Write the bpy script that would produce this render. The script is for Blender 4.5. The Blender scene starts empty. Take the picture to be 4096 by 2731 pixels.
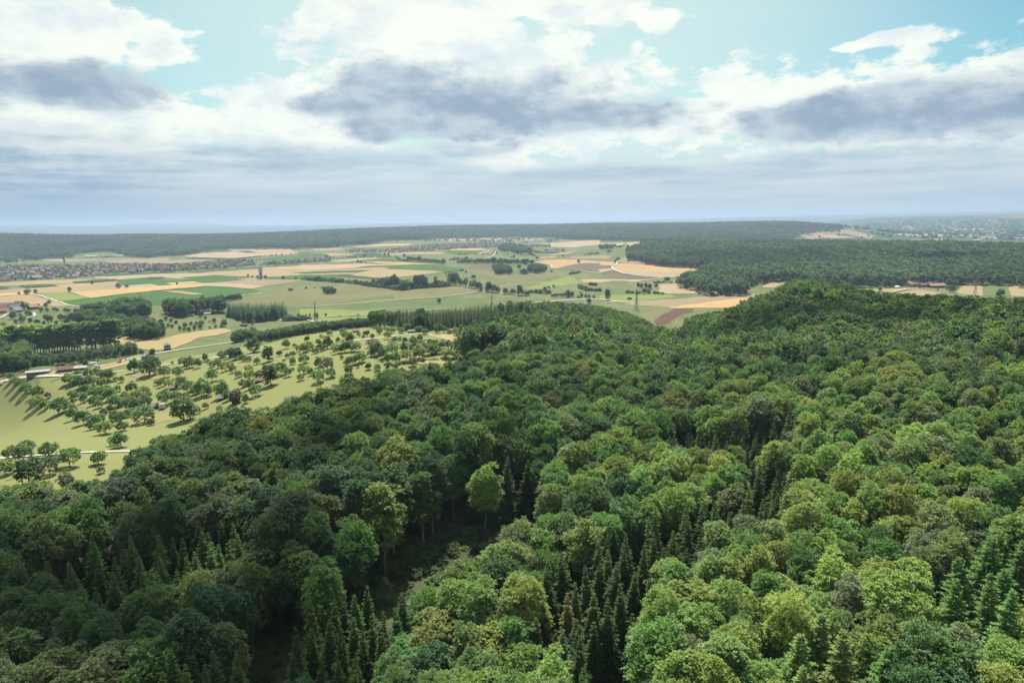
import bpy, bmesh, math, random
import numpy as np
from mathutils import Matrix, Vector
from mathutils.geometry import delaunay_2d_cdt

SC = bpy.context.scene
rng = np.random.default_rng(7)
random.seed(7)

# ------------------------------------------------------------------ camera
ZC = 200.0                      # camera height; the valley floor lies about 130 m lower
PITCH, ROLL = math.radians(10.02), math.radians(-0.75)
cam_data = bpy.data.cameras.new('camera')
cam_data.sensor_fit = 'HORIZONTAL'; cam_data.sensor_width = 36.0; cam_data.lens = 24.0
cam_data.clip_start = 1.0; cam_data.clip_end = 150000.0
cam = bpy.data.objects.new('camera', cam_data)
SC.collection.objects.link(cam)
CAMR = Matrix.Rotation(math.pi / 2 - PITCH, 3, 'X') @ Matrix.Rotation(ROLL, 3, 'Z')
cam.matrix_world = Matrix.Translation((0, 0, ZC)) @ CAMR.to_4x4()
SC.camera = cam
R3 = np.array(CAMR)
FPX, CU, CV = 24 / 36 * 4096, 2048.0, 1365.5

# ------------------------------------------------------------------ light, sky, exposure
SUN_AZ, SUN_EL = math.radians(-4.0), math.radians(59.0)
sun_data = bpy.data.lights.new('sun', 'SUN')
sun_data.energy = 5.0; sun_data.angle = math.radians(0.6); sun_data.color = (1.0, 0.95, 0.87)
sun = bpy.data.objects.new('sun', sun_data)
SC.collection.objects.link(sun)
SDIR = Vector((math.sin(SUN_AZ) * math.cos(SUN_EL), math.cos(SUN_AZ) * math.cos(SUN_EL), math.sin(SUN_EL)))
sun.rotation_euler = SDIR.to_track_quat('Z', 'Y').to_euler()
sun.location = (0, 0, 900)
SC.view_settings.view_transform = 'Standard'; SC.view_settings.look = 'None'
SC.view_settings.exposure = 1.0; SC.view_settings.gamma = 1.0
SC.view_settings.use_curve_mapping = False
SC.render.engine = 'CYCLES'
cy = SC.cycles
cy.use_denoising = True
cy.max_bounces = 6; cy.diffuse_bounces = 3; cy.glossy_bounces = 2; cy.transmission_bounces = 3
cy.transparent_max_bounces = 8; cy.volume_bounces = 0
cy.use_adaptive_sampling = True; cy.adaptive_threshold = 0.01
cy.caustics_reflective = False; cy.caustics_refractive = False
cy.sample_clamp_indirect = 4.0

def ray_px(u, v):
    c = np.stack([(np.asarray(u, float) - CU) / FPX, -(np.asarray(v, float) - CV) / FPX, -np.ones_like(np.asarray(u, float))], -1)
    d = c @ R3.T
    return d / np.linalg.norm(d, axis=-1, keepdims=True)

def project(P):
    c = (np.asarray(P, float) - np.array([0, 0, ZC])) @ R3
    w = np.maximum(-c[..., 2], 1e-3)
    u = CU + FPX * c[..., 0] / w; v = CV - FPX * c[..., 1] / w
    bad = c[..., 2] > -1
    return np.where(bad, -1e6, u), np.where(bad, -1e6, v)

# zoom windows used when measuring the photograph: window -> photo pixel
WIN = {1: (0, 940, 3.92), 2: (600, 940, 3.92), 3: (1200, 900, 3.92), 4: (1800, 900, 3.92), 5: (2400, 900, 3.92), 6: (3496, 840, 3.92),
       'a': (0, 850, 2.297), 'b': (1024, 850, 2.297), 'c': (2048, 850, 2.297), 'd': (3072, 800, 2.297),
       'e': (0, 1300, 2.24), 'f': (1024, 1300, 2.24), 'v': (0, 0, 1 / 1.7415), 's': (0, 0, 1.0)}
def px(w, pts):
    x0, y0, s = WIN[w]
    return [(x0 + a / s, y0 + b / s) for a, b in pts]

# ------------------------------------------------------------------ world: Nishita sky with procedural cloud
world = bpy.data.worlds.new('World'); SC.world = world
world.use_nodes = True
WT = world.node_tree; WT.nodes.clear()

class NB:
    """tiny helper to write shader maths"""
    def __init__(s, nt): s.nt = nt
    def n(s, t, **k):
        nd = s.nt.nodes.new(t)
        for a, b in k.items(): setattr(nd, a, b)
        return nd
    def put(s, sock, val):
        if hasattr(val, 'is_output') or isinstance(val, bpy.types.NodeSocket): s.nt.links.new(val, sock)
        else: sock.default_value = val
    def m(s, op, a, b=None, c=None, clamp=False):
        nd = s.n('ShaderNodeMath', operation=op, use_clamp=clamp)
        s.put(nd.inputs[0], a)
        if b is not None: s.put(nd.inputs[1], b)
        if c is not None: s.put(nd.inputs[2], c)
        return nd.outputs[0]
    def sstep(s, x, lo, hi):
        nd = s.n('ShaderNodeMapRange', interpolation_type='SMOOTHSTEP')
        s.put(nd.inputs[0], x); s.put(nd.inputs[1], lo); s.put(nd.inputs[2], hi); nd.inputs[3].default_value = 0; nd.inputs[4].default_value = 1
        return nd.outputs[0]
    def mix(s, f, a, b, bt='MIX'):
        nd = s.n('ShaderNodeMix', data_type='RGBA', blend_type=bt)
        s.put(nd.inputs[0], f); s.put(nd.inputs[6], a); s.put(nd.inputs[7], b)
        return nd.outputs[2]
    def noise(s, vec, scale, detail=6, rough=0.55, lac=2.0, dist=0.0):
        nd = s.n('ShaderNodeTexNoise'); nd.noise_dimensions = '3D'
        if vec is not None: s.nt.links.new(vec, nd.inputs['Vector'])
        nd.inputs['Scale'].default_value = scale; nd.inputs['Detail'].default_value = detail
        nd.inputs['Roughness'].default_value = rough; nd.inputs['Lacunarity'].default_value = lac; nd.inputs['Distortion'].default_value = dist
        return nd.outputs['Fac']
    def xyz(s, x, y, z):
        nd = s.n('ShaderNodeCombineXYZ'); s.put(nd.inputs[0], x); s.put(nd.inputs[1], y); s.put(nd.inputs[2], z)
        return nd.outputs[0]

def srgb(r, g, b):
    f = lambda c: (c / 255 / 12.92) if c / 255 <= 0.04045 else ((c / 255 + 0.055) / 1.055) ** 2.4
    return (f(r), f(g), f(b), 1.0)

def build_sky():
    b = NB(WT)
    SK = 0.5 ** SC.view_settings.exposure      # cloud tones below are as seen after exposure
    geo = b.n('ShaderNodeTexCoord')
    sep = b.n('ShaderNodeSeparateXYZ'); WT.links.new(geo.outputs['Generated'], sep.inputs[0])
    X, Y, Z = sep.outputs
    DEG = 57.29578
    az = b.m('MULTIPLY', b.m('ARCTAN2', X, Y), DEG)
    el = b.m('MULTIPLY', b.m('ARCSINE', Z), DEG)
    elp = b.m('MAXIMUM', el, 0.0)
    # cloud-deck coordinates (a flat layer seen in perspective)
    zz = b.m('ADD', b.m('MAXIMUM', Z, 0.0), 0.10)
    deck = b.xyz(b.m('DIVIDE', X, zz), b.m('DIVIDE', Y, zz), 0.0)
    angv = b.xyz(b.m('MULTIPLY', az, 0.5), elp, 3.0)          # flattened angular space
    n_big = b.noise(deck, 1.15, 4, 0.6)
    wn = b.n('ShaderNodeTexNoise'); WT.links.new(angv, wn.inputs['Vector']); wn.inputs['Scale'].default_value = 0.17; wn.inputs['Detail'].default_value = 3; wn.inputs['Roughness'].default_value = 0.5
    n_ang = wn.outputs['Fac']
    n_fin = b.noise(angv, 0.55, 6, 0.6)
    wob = b.m('SUBTRACT', n_fin, 0.5)
    # angular position, warped so that cloud outlines come out uneven
    wv = b.n('ShaderNodeVectorMath', operation='MULTIPLY_ADD'); WT.links.new(wn.outputs['Color'], wv.inputs[0]); wv.inputs[1].default_value = (8.0, 2.4, 0); wv.inputs[2].default_value = (-4.0, -1.2, 0)
    pv = b.n('ShaderNodeVectorMath', operation='ADD'); WT.links.new(b.xyz(az, el, 0.0), pv.inputs[0]); WT.links.new(wv.outputs[0], pv.inputs[1])
    def ell(u, v, ru, rv):
        d = ray_px(u, v); a0 = math.degrees(math.atan2(d[0], d[1])); e0 = math.degrees(math.asin(d[2]))
        ra = ru / FPX * DEG * 0.93; re = rv / FPX * DEG * 0.97
        q = b.n('ShaderNodeVectorMath', operation='MULTIPLY_ADD'); WT.links.new(pv.outputs[0], q.inputs[0]); q.inputs[1].default_value = (1 / ra, 1 / re, 0); q.inputs[2].default_value = (-a0 / ra, -e0 / re, 0)
        l = b.n('ShaderNodeVectorMath', operation='LENGTH'); WT.links.new(q.outputs[0], l.inputs[0])
        return l.outputs['Value']
    def smin(vals, k=0.12):
        o = vals[0]
        for v in vals[1:]:
            nd = b.n('ShaderNodeMath', operation='SMOOTH_MIN'); b.put(nd.inputs[0], o); b.put(nd.inputs[1], v); nd.inputs[2].default_value = k
            o = nd.outputs[0]
        return b.m('SUBTRACT', 1.0, o)
    white = smin([ell(*e) for e in [(80, 190, 500, 330), (300, 440, 520, 220), (640, 210, 120, 60), (1150, 490, 420, 200), (1780, 310, 800, 350), (2150, 440, 760, 240),
                                    (1620, 60, 480, 220), (2330, 0, 560, 100), (2690, 95, 150, 70), (3440, 165, 150, 34),
                                    (3120, 430, 480, 200), (3620, 430, 620, 200), (4080, 390, 500, 200)]], 0.25)
    dark = smin([ell(*e) for e in [(1600, 350, 330, 135), (1900, 420, 640, 165), (2350, 460, 460, 85), (1450, 430, 330, 65), (1680, 500, 380, 85),
                                   (3250, 490, 380, 85), (3650, 440, 520, 110), (4050, 420, 460, 115), (300, 340, 320, 90)]], 0.15)
    bank = smin([ell(*e) for e in [(60, 650, 640, 130), (1100, 650, 900, 60), (1850, 612, 240, 40), (2450, 700, 900, 40), (3450, 650, 600, 62)]], 0.25)
    # above the framed part and round the rest of the horizon the same broken cloud goes on
    up = b.sstep(el, 15.5, 24.0)
    side = b.sstep(b.m('ABSOLUTE', az), 36.0, 46.0)
    out = b.m('MAXIMUM', up, side)
    gen_w = b.m('MULTIPLY', b.m('SUBTRACT', n_big, 0.44), 4.0)
    gen_d = b.m('MULTIPLY', b.m('SUBTRACT', n_big, 0.54), 4.0)
    def blend(v, g): return b.m('ADD', b.m('MULTIPLY', v, b.m('SUBTRACT', 1.0, out)), b.m('MULTIPLY', g, out))
    fw = b.sstep(b.m('ADD', blend(white, gen_w), b.m('MULTIPLY', wob, 2.4)), 0.06, 0.36)
    ed = b.m('ADD', blend(dark, gen_d), b.m('MULTIPLY', wob, 1.1))
    fd = b.sstep(ed, -0.10, 0.36)
    fb = b.sstep(b.m('ADD', blend(bank, -0.6), b.m('MULTIPLY', wob, 1.2)), -0.35, 0.55)
    # Nishita base
    sky = b.n('ShaderNodeTexSky', sky_type='NISHITA'); sky.sun_disc = False
    sky.sun_elevation = SUN_EL; sky.sun_rotation = SUN_AZ; sky.altitude = 400; sky.air_density = 1.0; sky.dust_density = 0.6; sky.ozone_density = 1.2
    bg = b.n('ShaderNodeBackground'); bg.inputs['Strength'].default_value = 0.062
    WT.links.new(b.mix(1.0, sky.outputs[0], (0.66, 1.0, 0.86, 1), 'MULTIPLY'), bg.inputs['Color'])
    # thin bright veil of cloud around the sun's side of the sky
    d0 = ray_px(1900, -500)
    vm = b.n('ShaderNodeVectorMath', operation='DOT_PRODUCT'); WT.links.new(geo.outputs['Generated'], vm.inputs[0]); vm.inputs[1].default_value = tuple(d0)
    glow = b.sstep(vm.outputs['Value'], math.cos(math.radians(40)), math.cos(math.radians(8)))
    lowtex = b.noise(b.xyz(b.m('MULTIPLY', az, 0.10), b.m('MULTIPLY', elp, 1.2), 9.0), 1.0, 5, 0.6)
    lowf = b.m('MULTIPLY', b.sstep(el, 8.5, 2.5), b.sstep(lowtex, 0.30, 0.66))
    shade = b.noise(angv, 0.42, 5, 0.6)
    def em(col, st=1.0):
        e = b.n('ShaderNodeBackground'); b.put(e.inputs['Color'], col); e.inputs['Strength'].default_value = st * SK
        return e.outputs[0]
    def ms(f, a, c):
        nd = b.n('ShaderNodeMixShader'); b.put(nd.inputs[0], f); WT.links.new(a, nd.inputs[1]); WT.links.new(c, nd.inputs[2])
        return nd.outputs[0]
    s = bg.outputs[0]
    s = ms(b.m('MULTIPLY', glow, 0.75), s, em(srgb(226, 247, 238)))
    s = ms(b.sstep(el, 7.0, 2.0), s, em(srgb(196, 214, 224)))
    s = ms(b.m('MULTIPLY', lowf, 0.9), s, em(srgb(226, 233, 234)))
    s = ms(b.m('MULTIPLY', fw, 0.96), s, em(b.mix(b.sstep(shade, 0.34, 0.58), srgb(222, 232, 235), srgb(246, 250, 240)), 1.08))
    s = ms(b.m('MULTIPLY', fb, 0.72), s, em(b.mix(b.sstep(b.m('ADD', b.m('MULTIPLY', lowtex, 1.3), b.m('MULTIPLY', shade, .7)), 0.75, 1.25), b.mix(b.sstep(az, -34.0, -10.0), srgb(112, 150, 186), srgb(164, 188, 208)), srgb(206, 219, 227))))
    s = ms(b.m('MULTIPLY', fd, 0.84), s, em(b.mix(b.sstep(b.m('ADD', b.m('MULTIPLY', ed, 0.75), b.m('ADD', b.m('MULTIPLY', b.m('SUBTRACT', shade, 0.5), 2.0), b.m('MULTIPLY', wob, 1.4))), -0.15, 0.95), srgb(196, 211, 222), srgb(118, 150, 182))))
    hz = b.m('MULTIPLY', b.sstep(el, 4.6, 0.3), 0.85)
    s = ms(hz, s, em(b.mix(b.sstep(az, -36.0, -8.0), srgb(142, 172, 200), b.mix(b.sstep(lowtex, 0.35, 0.7), srgb(178, 199, 212), srgb(196, 211, 219)))))
    o = b.n('ShaderNodeOutputWorld'); WT.links.new(s, o.inputs['Surface'])
build_sky()
world.cycles.sampling_method = 'MANUAL'; world.cycles.sample_map_resolution = 256
# ------------------------------------------------------------------ terrain model
CTRL = []
def cp(az, d, drop): CTRL.append((az, d, ZC - drop))
def cpx(u, v, d, h=0.0):
    r = ray_px(u, v); hr = math.hypot(r[0], r[1])
    CTRL.append((math.degrees(math.atan2(r[0], r[1])), d, ZC + r[2] / hr * d - h))
def cpd(u, v, drop):
    r = ray_px(u, v); hr = math.hypot(r[0], r[1])
    CTRL.append((math.degrees(math.atan2(r[0], r[1])), drop * hr / -r[2], ZC - drop))
for d, row in {15: [(-50, 99), (0, 97), (50, 95)], 60: [(-50, 99), (-20, 97), (0, 96), (20, 94), (50, 92)],
               110: [(-50, 99), (-37, 98), (-20, 96), (0, 95), (20, 92), (37, 90), (50, 89)],
               160: [(-50, 97), (-37, 96), (-20, 95), (0, 93), (20, 89), (37, 86), (50, 85)],
               220: [(-50, 94), (-37, 91), (-20, 90), (0, 87), (20, 83), (37, 79), (50, 77)],
               300: [(-20, 87), (-8, 82), (0, 80), (10, 79), (20, 76), (30, 74), (37, 73), (50, 73)],
               400: [(-50, 108), (0, 78), (8, 80), (13, 84), (20, 75), (30, 72), (50, 72)],
               600: [(-50, 122), (-37, 117), (14, 104), (30, 90), (37, 94), (50, 92)],
               750: [(-8, 112), (0, 113), (8, 114), (14, 117), (21, 108), (30, 112), (37, 114)],
               850: [(-50, 128), (-37, 124), (-30, 124), (-22, 127), (0, 124), (21, 120)],
               1100: [(-50, 134), (-37, 130)], 1700: [(-50, 140), (15, 118), (25, 108), (37, 108), (50, 110)],
               2000: [(-50, 143)], 3000: [(-50, 138), (20, 108), (26, 120), (32, 140), (40, 145), (50, 145)],
               4200: [(17, 98), (22, 130), (27, 148), (34, 150), (50, 150)], 5400: [(-50, 66)],
               6500: [(27, 150), (32, 150), (38, 150), (50, 150), (-50, 70)],
               8500: [(-50, 125), (-30, 130), (-12, 130), (0, 128), (12, 130), (22, 120), (30, 110), (37, 100), (50, 95)],
               15000: [(-50, 140), (-30, 140), (-12, 140), (0, 140), (15, 138), (25, 110), (37, 70), (50, 60)],
               60000: [(-50, 170), (-25, 190), (0, 200), (25, 170), (50, 150)]}.items():
    for az, dr in row: cp(az, d, dr)
for u, v, dr in [(740, 1680, 95), (104, 1898, 88), (598, 1503, 103), (0, 1836, 92), (513, 1808, 90), (80, 1516, 110), (1084, 1541, 86), (1584, 1456, 78),
                 (1970, 1374, 76), (1274, 1382, 88), (1158, 1367, 94), (652, 1402, 112), (235, 1468, 113), (544, 1420, 113), (1500, 1305, 91), (1851, 1312, 85), (2130, 1332, 79),
                 (1264, 1276, 128), (1200, 1229, 130), (1608, 1160, 128), (1215, 1155, 133), (1044, 1117, 135), (1933, 1165, 127), (2017, 1099, 122), (2325, 1054, 120),
                 (2543, 1239, 122), (2655, 1298, 118), (2936, 1175, 125), (2655, 1109, 124), (2510, 1034, 116), (2783, 1062, 116), (2982, 1135, 124), (3675, 1156, 124),
                 (4006, 1184, 123), (3853, 1128, 124), (76, 1124, 139), (357, 1108, 139), (804, 1088, 137), (1327, 1043, 133), (255, 1062, 139), (855, 1041, 134), (983, 992, 128),
                 (434, 1006, 130), (0, 1024, 134), (1583, 1012, 123), (1928, 994, 120), (2055, 946, 112), (2553, 959, 112), (300, 1215, 134), (850, 1190, 131), (700, 1300, 122)]:
    cpd(u, v, dr)
for u, v, d, h in [(0, 934, 5400, 22), (300, 939, 5400, 22), (560, 936, 5400, 22), (870, 935, 5400, 22), (1024, 931, 5400, 22), (1250, 921, 5500, 22), (1500, 912, 5600, 20), (1800, 902, 6000, 20),
                   (2048, 900, 6000, 20), (2400, 893, 6000, 20), (2600, 892, 6000, 20), (2900, 890, 6200, 20), (3160, 889, 6000, 20), (3290, 893, 5500, 20), (3370, 912, 4900, 15),
                   (2750, 957, 2700, 20), (3072, 962, 2500, 20), (3500, 963, 2500, 20), (3800, 966, 2500, 20), (4096, 974, 2450, 20), (4400, 978, 2400, 20),
                   (3202, 1113, 520, 20), (3330, 1122, 530, 20), (3507, 1168, 480, 20), (3725, 1181, 450, 20), (4096, 1190, 430, 20), (3006, 1187, 470, 20), (2810, 1258, 430, 18),
                   (2048, 1203, 640, 18), (1640, 1225, 620, 18), (2350, 1217, 600, 18), (2570, 1275, 500, 18),
                   (3333, 888, 11000, 0), (3507, 871, 11000, 0), (3812, 864, 11000, 0), (4096, 855, 11000, 0), (4300, 853, 11000, 0),
                   (2048, 897, 24000, 0), (1024, 903, 24000, 0), (1350, 899, 24000, 0), (1677, 892, 24000, 0), (2300, 893, 24000, 0), (2700, 877, 24000, 0),
                   (0, 901, 34000, 0), (170, 899, 34000, 0), (330, 906, 34000, 0), (460, 902, 34000, 0), (560, 892, 34000, 0), (640, 895, 34000, 0), (730, 891, 34000, 0), (840, 893, 34000, 0), (930, 904, 34000, 0),
                   (0, 915, 20000, 0), (250, 917, 20000, 0), (500, 914, 20000, 0), (750, 912, 20000, 0),
                   (3072, 866, 30000, 0), (3500, 856, 30000, 0), (4096, 844, 30000, 0)]:
    cpx(u, v, d, h)
for u, v in [(-500, 940), (0, 941), (300, 944), (560, 942), (870, 941), (1024, 938)]: cpx(u, v, 6500, 22)
CT = np.array(CTRL)
def warp(az, d): return np.stack([az / 9.0, np.log(d) * 3.0], -1)
CQ = warp(CT[:, 0], CT[:, 1])
def kern(a, b):
    r2 = ((a[:, None, :] - b[None, :, :]) ** 2).sum(-1)
    return np.sqrt(r2 + 0.12)
A = kern(CQ, CQ) + np.eye(len(CQ)) * -0.0004
WTS = np.linalg.solve(A, CT[:, 2] - CT[:, 2].mean())
ZM = CT[:, 2].mean()
# polar grid round the camera's foot, dense where the photograph looks
AZG = np.concatenate([np.arange(-180, -46, 3.0), np.arange(-46, 46.01, 0.25), np.arange(49, 180.1, 3.0)])
LDG = np.arange(math.log(14.0), math.log(62000.0), 0.022)
aa, ll = np.meshgrid(AZG, LDG, indexing='ij')
ae = np.where(np.abs(aa) > 46, np.sign(aa) * 46 * (180 - np.abs(aa)) / 134, aa)
def smooth_noise(x, y, s, seed):
    r = np.random.default_rng(seed); o = np.zeros_like(x)
    for k in range(7):
        th = r.uniform(0, 2 * math.pi); f = 2 * math.pi / s * r.uniform(0.6, 1.7); o += np.sin((x * math.cos(th) + y * math.sin(th)) * f + r.uniform(0, 6.28))
    return o / 3.0
flat_q = warp(ae.ravel(), np.exp(ll.ravel()))
HG = np.concatenate([kern(q, CQ) @ WTS for q in np.array_split(flat_q, 30)]).reshape(aa.shape) + ZM
GX, GY = np.exp(ll) * np.sin(np.radians(aa)), np.exp(ll) * np.cos(np.radians(aa))
HG += smooth_noise(GX, GY, 90, 1) * 0.5 + smooth_noise(GX, GY, 330, 2) * 1.2 * np.clip((np.exp(ll) - 60) / 300, 0, 1)
fh = np.clip((np.exp(ll) - 9000) / 8000, 0, 1)
HG += fh * (smooth_noise(GX, GY, 2600, 3) * 7 + smooth_noise(GX, GY, 900, 4) * 4)
HG = np.minimum(HG, ZC + 330)

def ground(x, y):
    x = np.asarray(x, float); y = np.asarray(y, float)
    az = np.degrees(np.arctan2(x, y)); ld = np.log(np.maximum(np.hypot(x, y), 14.5))
    i = np.clip(np.searchsorted(AZG, az) - 1, 0, len(AZG) - 2); fa = np.clip((az - AZG[i]) / (AZG[i + 1] - AZG[i]), 0, 1)
    jf = np.clip((ld - LDG[0]) / 0.022, 0, len(LDG) - 1.001); j = jf.astype(int); fb = jf - j
    return (HG[i, j] * (1 - fa) * (1 - fb) + HG[i + 1, j] * fa * (1 - fb) + HG[i, j + 1] * (1 - fa) * fb + HG[i + 1, j + 1] * fa * fb)

LDM = np.linspace(math.log(40.0), math.log(58000.0), 2600)
def at(pts, h=0.0, dmin=0.0, dmax=1e9):
    """photo pixels -> points on the terrain (raised by h)"""
    out = []
    dd = np.exp(LDM); dd = dd[(dd >= dmin) & (dd <= dmax)]
    for u, v in pts:
        r = ray_px(u, v); hr = math.hypot(r[0], r[1]); ux, uy = r[0] / hr, r[1] / hr
        z = ZC + r[2] / hr * dd; g = ground(ux * dd, uy * dd) + h
        k = np.argmax(z < g)
        if not (z < g).any(): k = np.argmin(z - g)
        elif k > 0:
            a, c = z[k - 1] - g[k - 1], z[k] - g[k]; t = a / (a - c) if a != c else 0
            d = dd[k - 1] + (dd[k] - dd[k - 1]) * t
            out.append((ux * d, uy * d, float(ground(ux * d, uy * d)))); continue
        d = dd[k]; out.append((ux * d, uy * d, float(ground(ux * d, uy * d))))
    return out

def inpoly(u, v, poly):
    P = np.asarray(poly, float); n = len(P); r = np.zeros(np.shape(u), bool); j = n - 1
    for i in range(n):
        xi, yi = P[i]; xj, yj = P[j]
        c = ((yi > v) != (yj > v)) & (u < (xj - xi) * (v - yi) / ((yj - yi) if yj != yi else 1e-9) + xi)
        r ^= c; j = i
    return r

# ------------------------------------------------------------------ materials
def new_mat(name):
    m = bpy.data.materials.new(name); m.use_nodes = True
    nt = m.node_tree; nt.nodes.clear()
    b = NB(nt); o = b.n('ShaderNodeOutputMaterial')
    return m, b, o
def bsdf(b, o, col, rough=0.9, spec=0.15, metal=0.0, normal=None):
    p = b.n('ShaderNodeBsdfPrincipled'); b.put(p.inputs['Base Color'], col); b.put(p.inputs['Roughness'], rough)
    p.inputs['Specular IOR Level'].default_value = spec; p.inputs['Metallic'].default_value = metal
    if normal is not None: b.nt.links.new(normal, p.inputs['Normal'])
    b.nt.links.new(p.outputs[0], o.inputs['Surface'])
    return p
def pos(b):
    g = b.n('ShaderNodeNewGeometry'); return g.outputs['Position']
def mapped(b, vec, rot, sc):
    mp = b.n('ShaderNodeMapping'); b.nt.links.new(vec, mp.inputs['Vector']); mp.inputs['Rotation'].default_value = (0, 0, rot); mp.inputs['Scale'].default_value = sc
    return mp.outputs[0]
def lin(c): return (c[0], c[1], c[2], 1.0)
def plain(name, col, rough=0.8, var=0.12, scale=0.6, spec=0.2, metal=0.0):
    m, b, o = new_mat(name)
    tc = b.n('ShaderNodeTexCoord'); nz = b.noise(tc.outputs['Object'], scale, 4, 0.6)
    c = b.mix(nz, lin([k * (1 - var) for k in col]), lin([k * (1 + var) for k in col]))
    bsdf(b, o, c, rough, spec, metal); return m
def crop_mat(name, c1, c2, rot, row=0.25, rowamp=0.25, patch=0.012, lines=True):
    """field surface: seed rows, tractor lines and large soil patches"""
    m, b, o = new_mat(name); P = pos(b)
    big = b.noise(P, patch, 5, 0.6); mid = b.noise(P, 0.07, 5, 0.65)
    ln = b.noise(mapped(b, P, rot, (row, row * 0.02, 1)), 1.0, 4, 0.7)
    f = b.m('ADD', b.m('MULTIPLY', big, 0.55), b.m('ADD', b.m('MULTIPLY', mid, 0.45 - rowamp * 0.4), b.m('MULTIPLY', ln, rowamp * 1.4)))
    c = b.mix(b.sstep(f, 0.36, 0.78), lin(c1), lin(c2))
    if not lines: bsdf(b, o, c, 0.95, 0.05); return m
    wv = b.n('ShaderNodeTexWave', wave_type='BANDS', bands_direction='X'); b.nt.links.new(mapped(b, P, rot, (1, 1, 1)), wv.inputs['Vector']); wv.inputs['Scale'].default_value = 0.0175; wv.inputs['Distortion'].default_value = 1.2; wv.inputs['Detail Scale'].default_value = 0.02
    tl = b.m('MULTIPLY', b.sstep(wv.outputs['Fac'], 0.955, 0.995), rowamp * 0.9)
    c = b.mix(tl, c, lin([k * 0.62 for k in c1]))
    bsdf(b, o, c, 0.95, 0.05); return m

def ground_mat():
    m, b, o = new_mat('meadow_ground'); P = pos(b)
    big = b.noise(P, 0.006, 6, 0.6); mid = b.noise(P, 0.035, 6, 0.62); fin = b.noise(P, 0.4, 5, 0.65)
    st = b.noise(mapped(b, P, 0.9, (0.05, 0.004, 1)), 1.0, 5, 0.6)
    g = b.mix(b.sstep(mid, 0.35, 0.65), lin((0.078, 0.105, 0.039)), lin((0.123, 0.128, 0.058)))
    g = b.mix(b.m('MULTIPLY', b.sstep(st, 0.45, 0.7), 0.5), g, lin((0.168, 0.146, 0.081)))
    g = b.mix(b.sstep(big, 0.45, 0.75), g, lin((0.063, 0.098, 0.032)))
    g = b.mix(b.m('MULTIPLY', b.sstep(fin, 0.3, 0.8), 0.35), g, lin((0.060, 0.073, 0.028)))
    # farther plains: patchwork of fields too far off to be told apart
    ln = b.n('ShaderNodeVectorMath', operation='LENGTH'); b.nt.links.new(P, ln.inputs[0])
    vor = b.n('ShaderNodeTexVoronoi'); b.nt.links.new(mapped(b, P, 0.5, (0.0034, 0.0014, 0.0)), vor.inputs['Vector']); vor.inputs['Scale'].default_value = 1.0
    sp = b.n('ShaderNodeSeparateColor'); b.nt.links.new(vor.outputs['Color'], sp.inputs[0])
    far = b.mix(b.sstep(sp.outputs[0], 0.45, 0.55), lin((0.056, 0.078, 0.041)), lin((0.202, 0.153, 0.101)))
    far = b.mix(b.sstep(sp.outputs[1], 0.5, 0.7), far, lin((0.041, 0.063, 0.033)))
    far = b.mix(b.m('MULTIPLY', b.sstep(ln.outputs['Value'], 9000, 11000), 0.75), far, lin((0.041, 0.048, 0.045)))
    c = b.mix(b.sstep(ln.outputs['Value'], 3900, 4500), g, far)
    bsdf(b, o, c, 0.95, 0.05); return m

def link(o): SC.collection.objects.link(o); return o
def np_mesh(name, V, F, mats=(), smooth=False, mi=None):
    V = np.asarray(V, np.float32); F = np.asarray(F, np.int32)
    me = bpy.data.meshes.new(name); k = F.shape[1]
    me.vertices.add(len(V)); me.vertices.foreach_set('co', V.ravel())
    me.loops.add(F.size); me.loops.foreach_set('vertex_index', F.ravel())
    me.polygons.add(len(F)); me.polygons.foreach_set('loop_start', np.arange(0, F.size, k, dtype=np.int32))
    me.polygons.foreach_set('loop_total', np.full(len(F), k, np.int32))
    if mi is not None: me.polygons.foreach_set('material_index', np.asarray(mi, np.int32))
    if smooth: me.polygons.foreach_set('use_smooth', np.ones(len(F), bool))
    for m in mats: me.materials.append(m)
    me.update(calc_edges=True); me.validate()
    return me

na, nl = aa.shape
idx = np.arange(na * nl).reshape(na, nl)
F = np.stack([idx[:-1, :-1], idx[1:, :-1], idx[1:, 1:], idx[:-1, 1:]], -1).reshape(-1, 4)[:, ::-1]
terr = link(bpy.data.objects.new('ground', np_mesh('ground', np.stack([GX.ravel(), GY.ravel(), HG.ravel()], -1), F, [ground_mat()], True)))
terr['kind'] = 'structure'; terr['label'] = 'rolling green and tan farmland ground reaching to the blue horizon'

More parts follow.
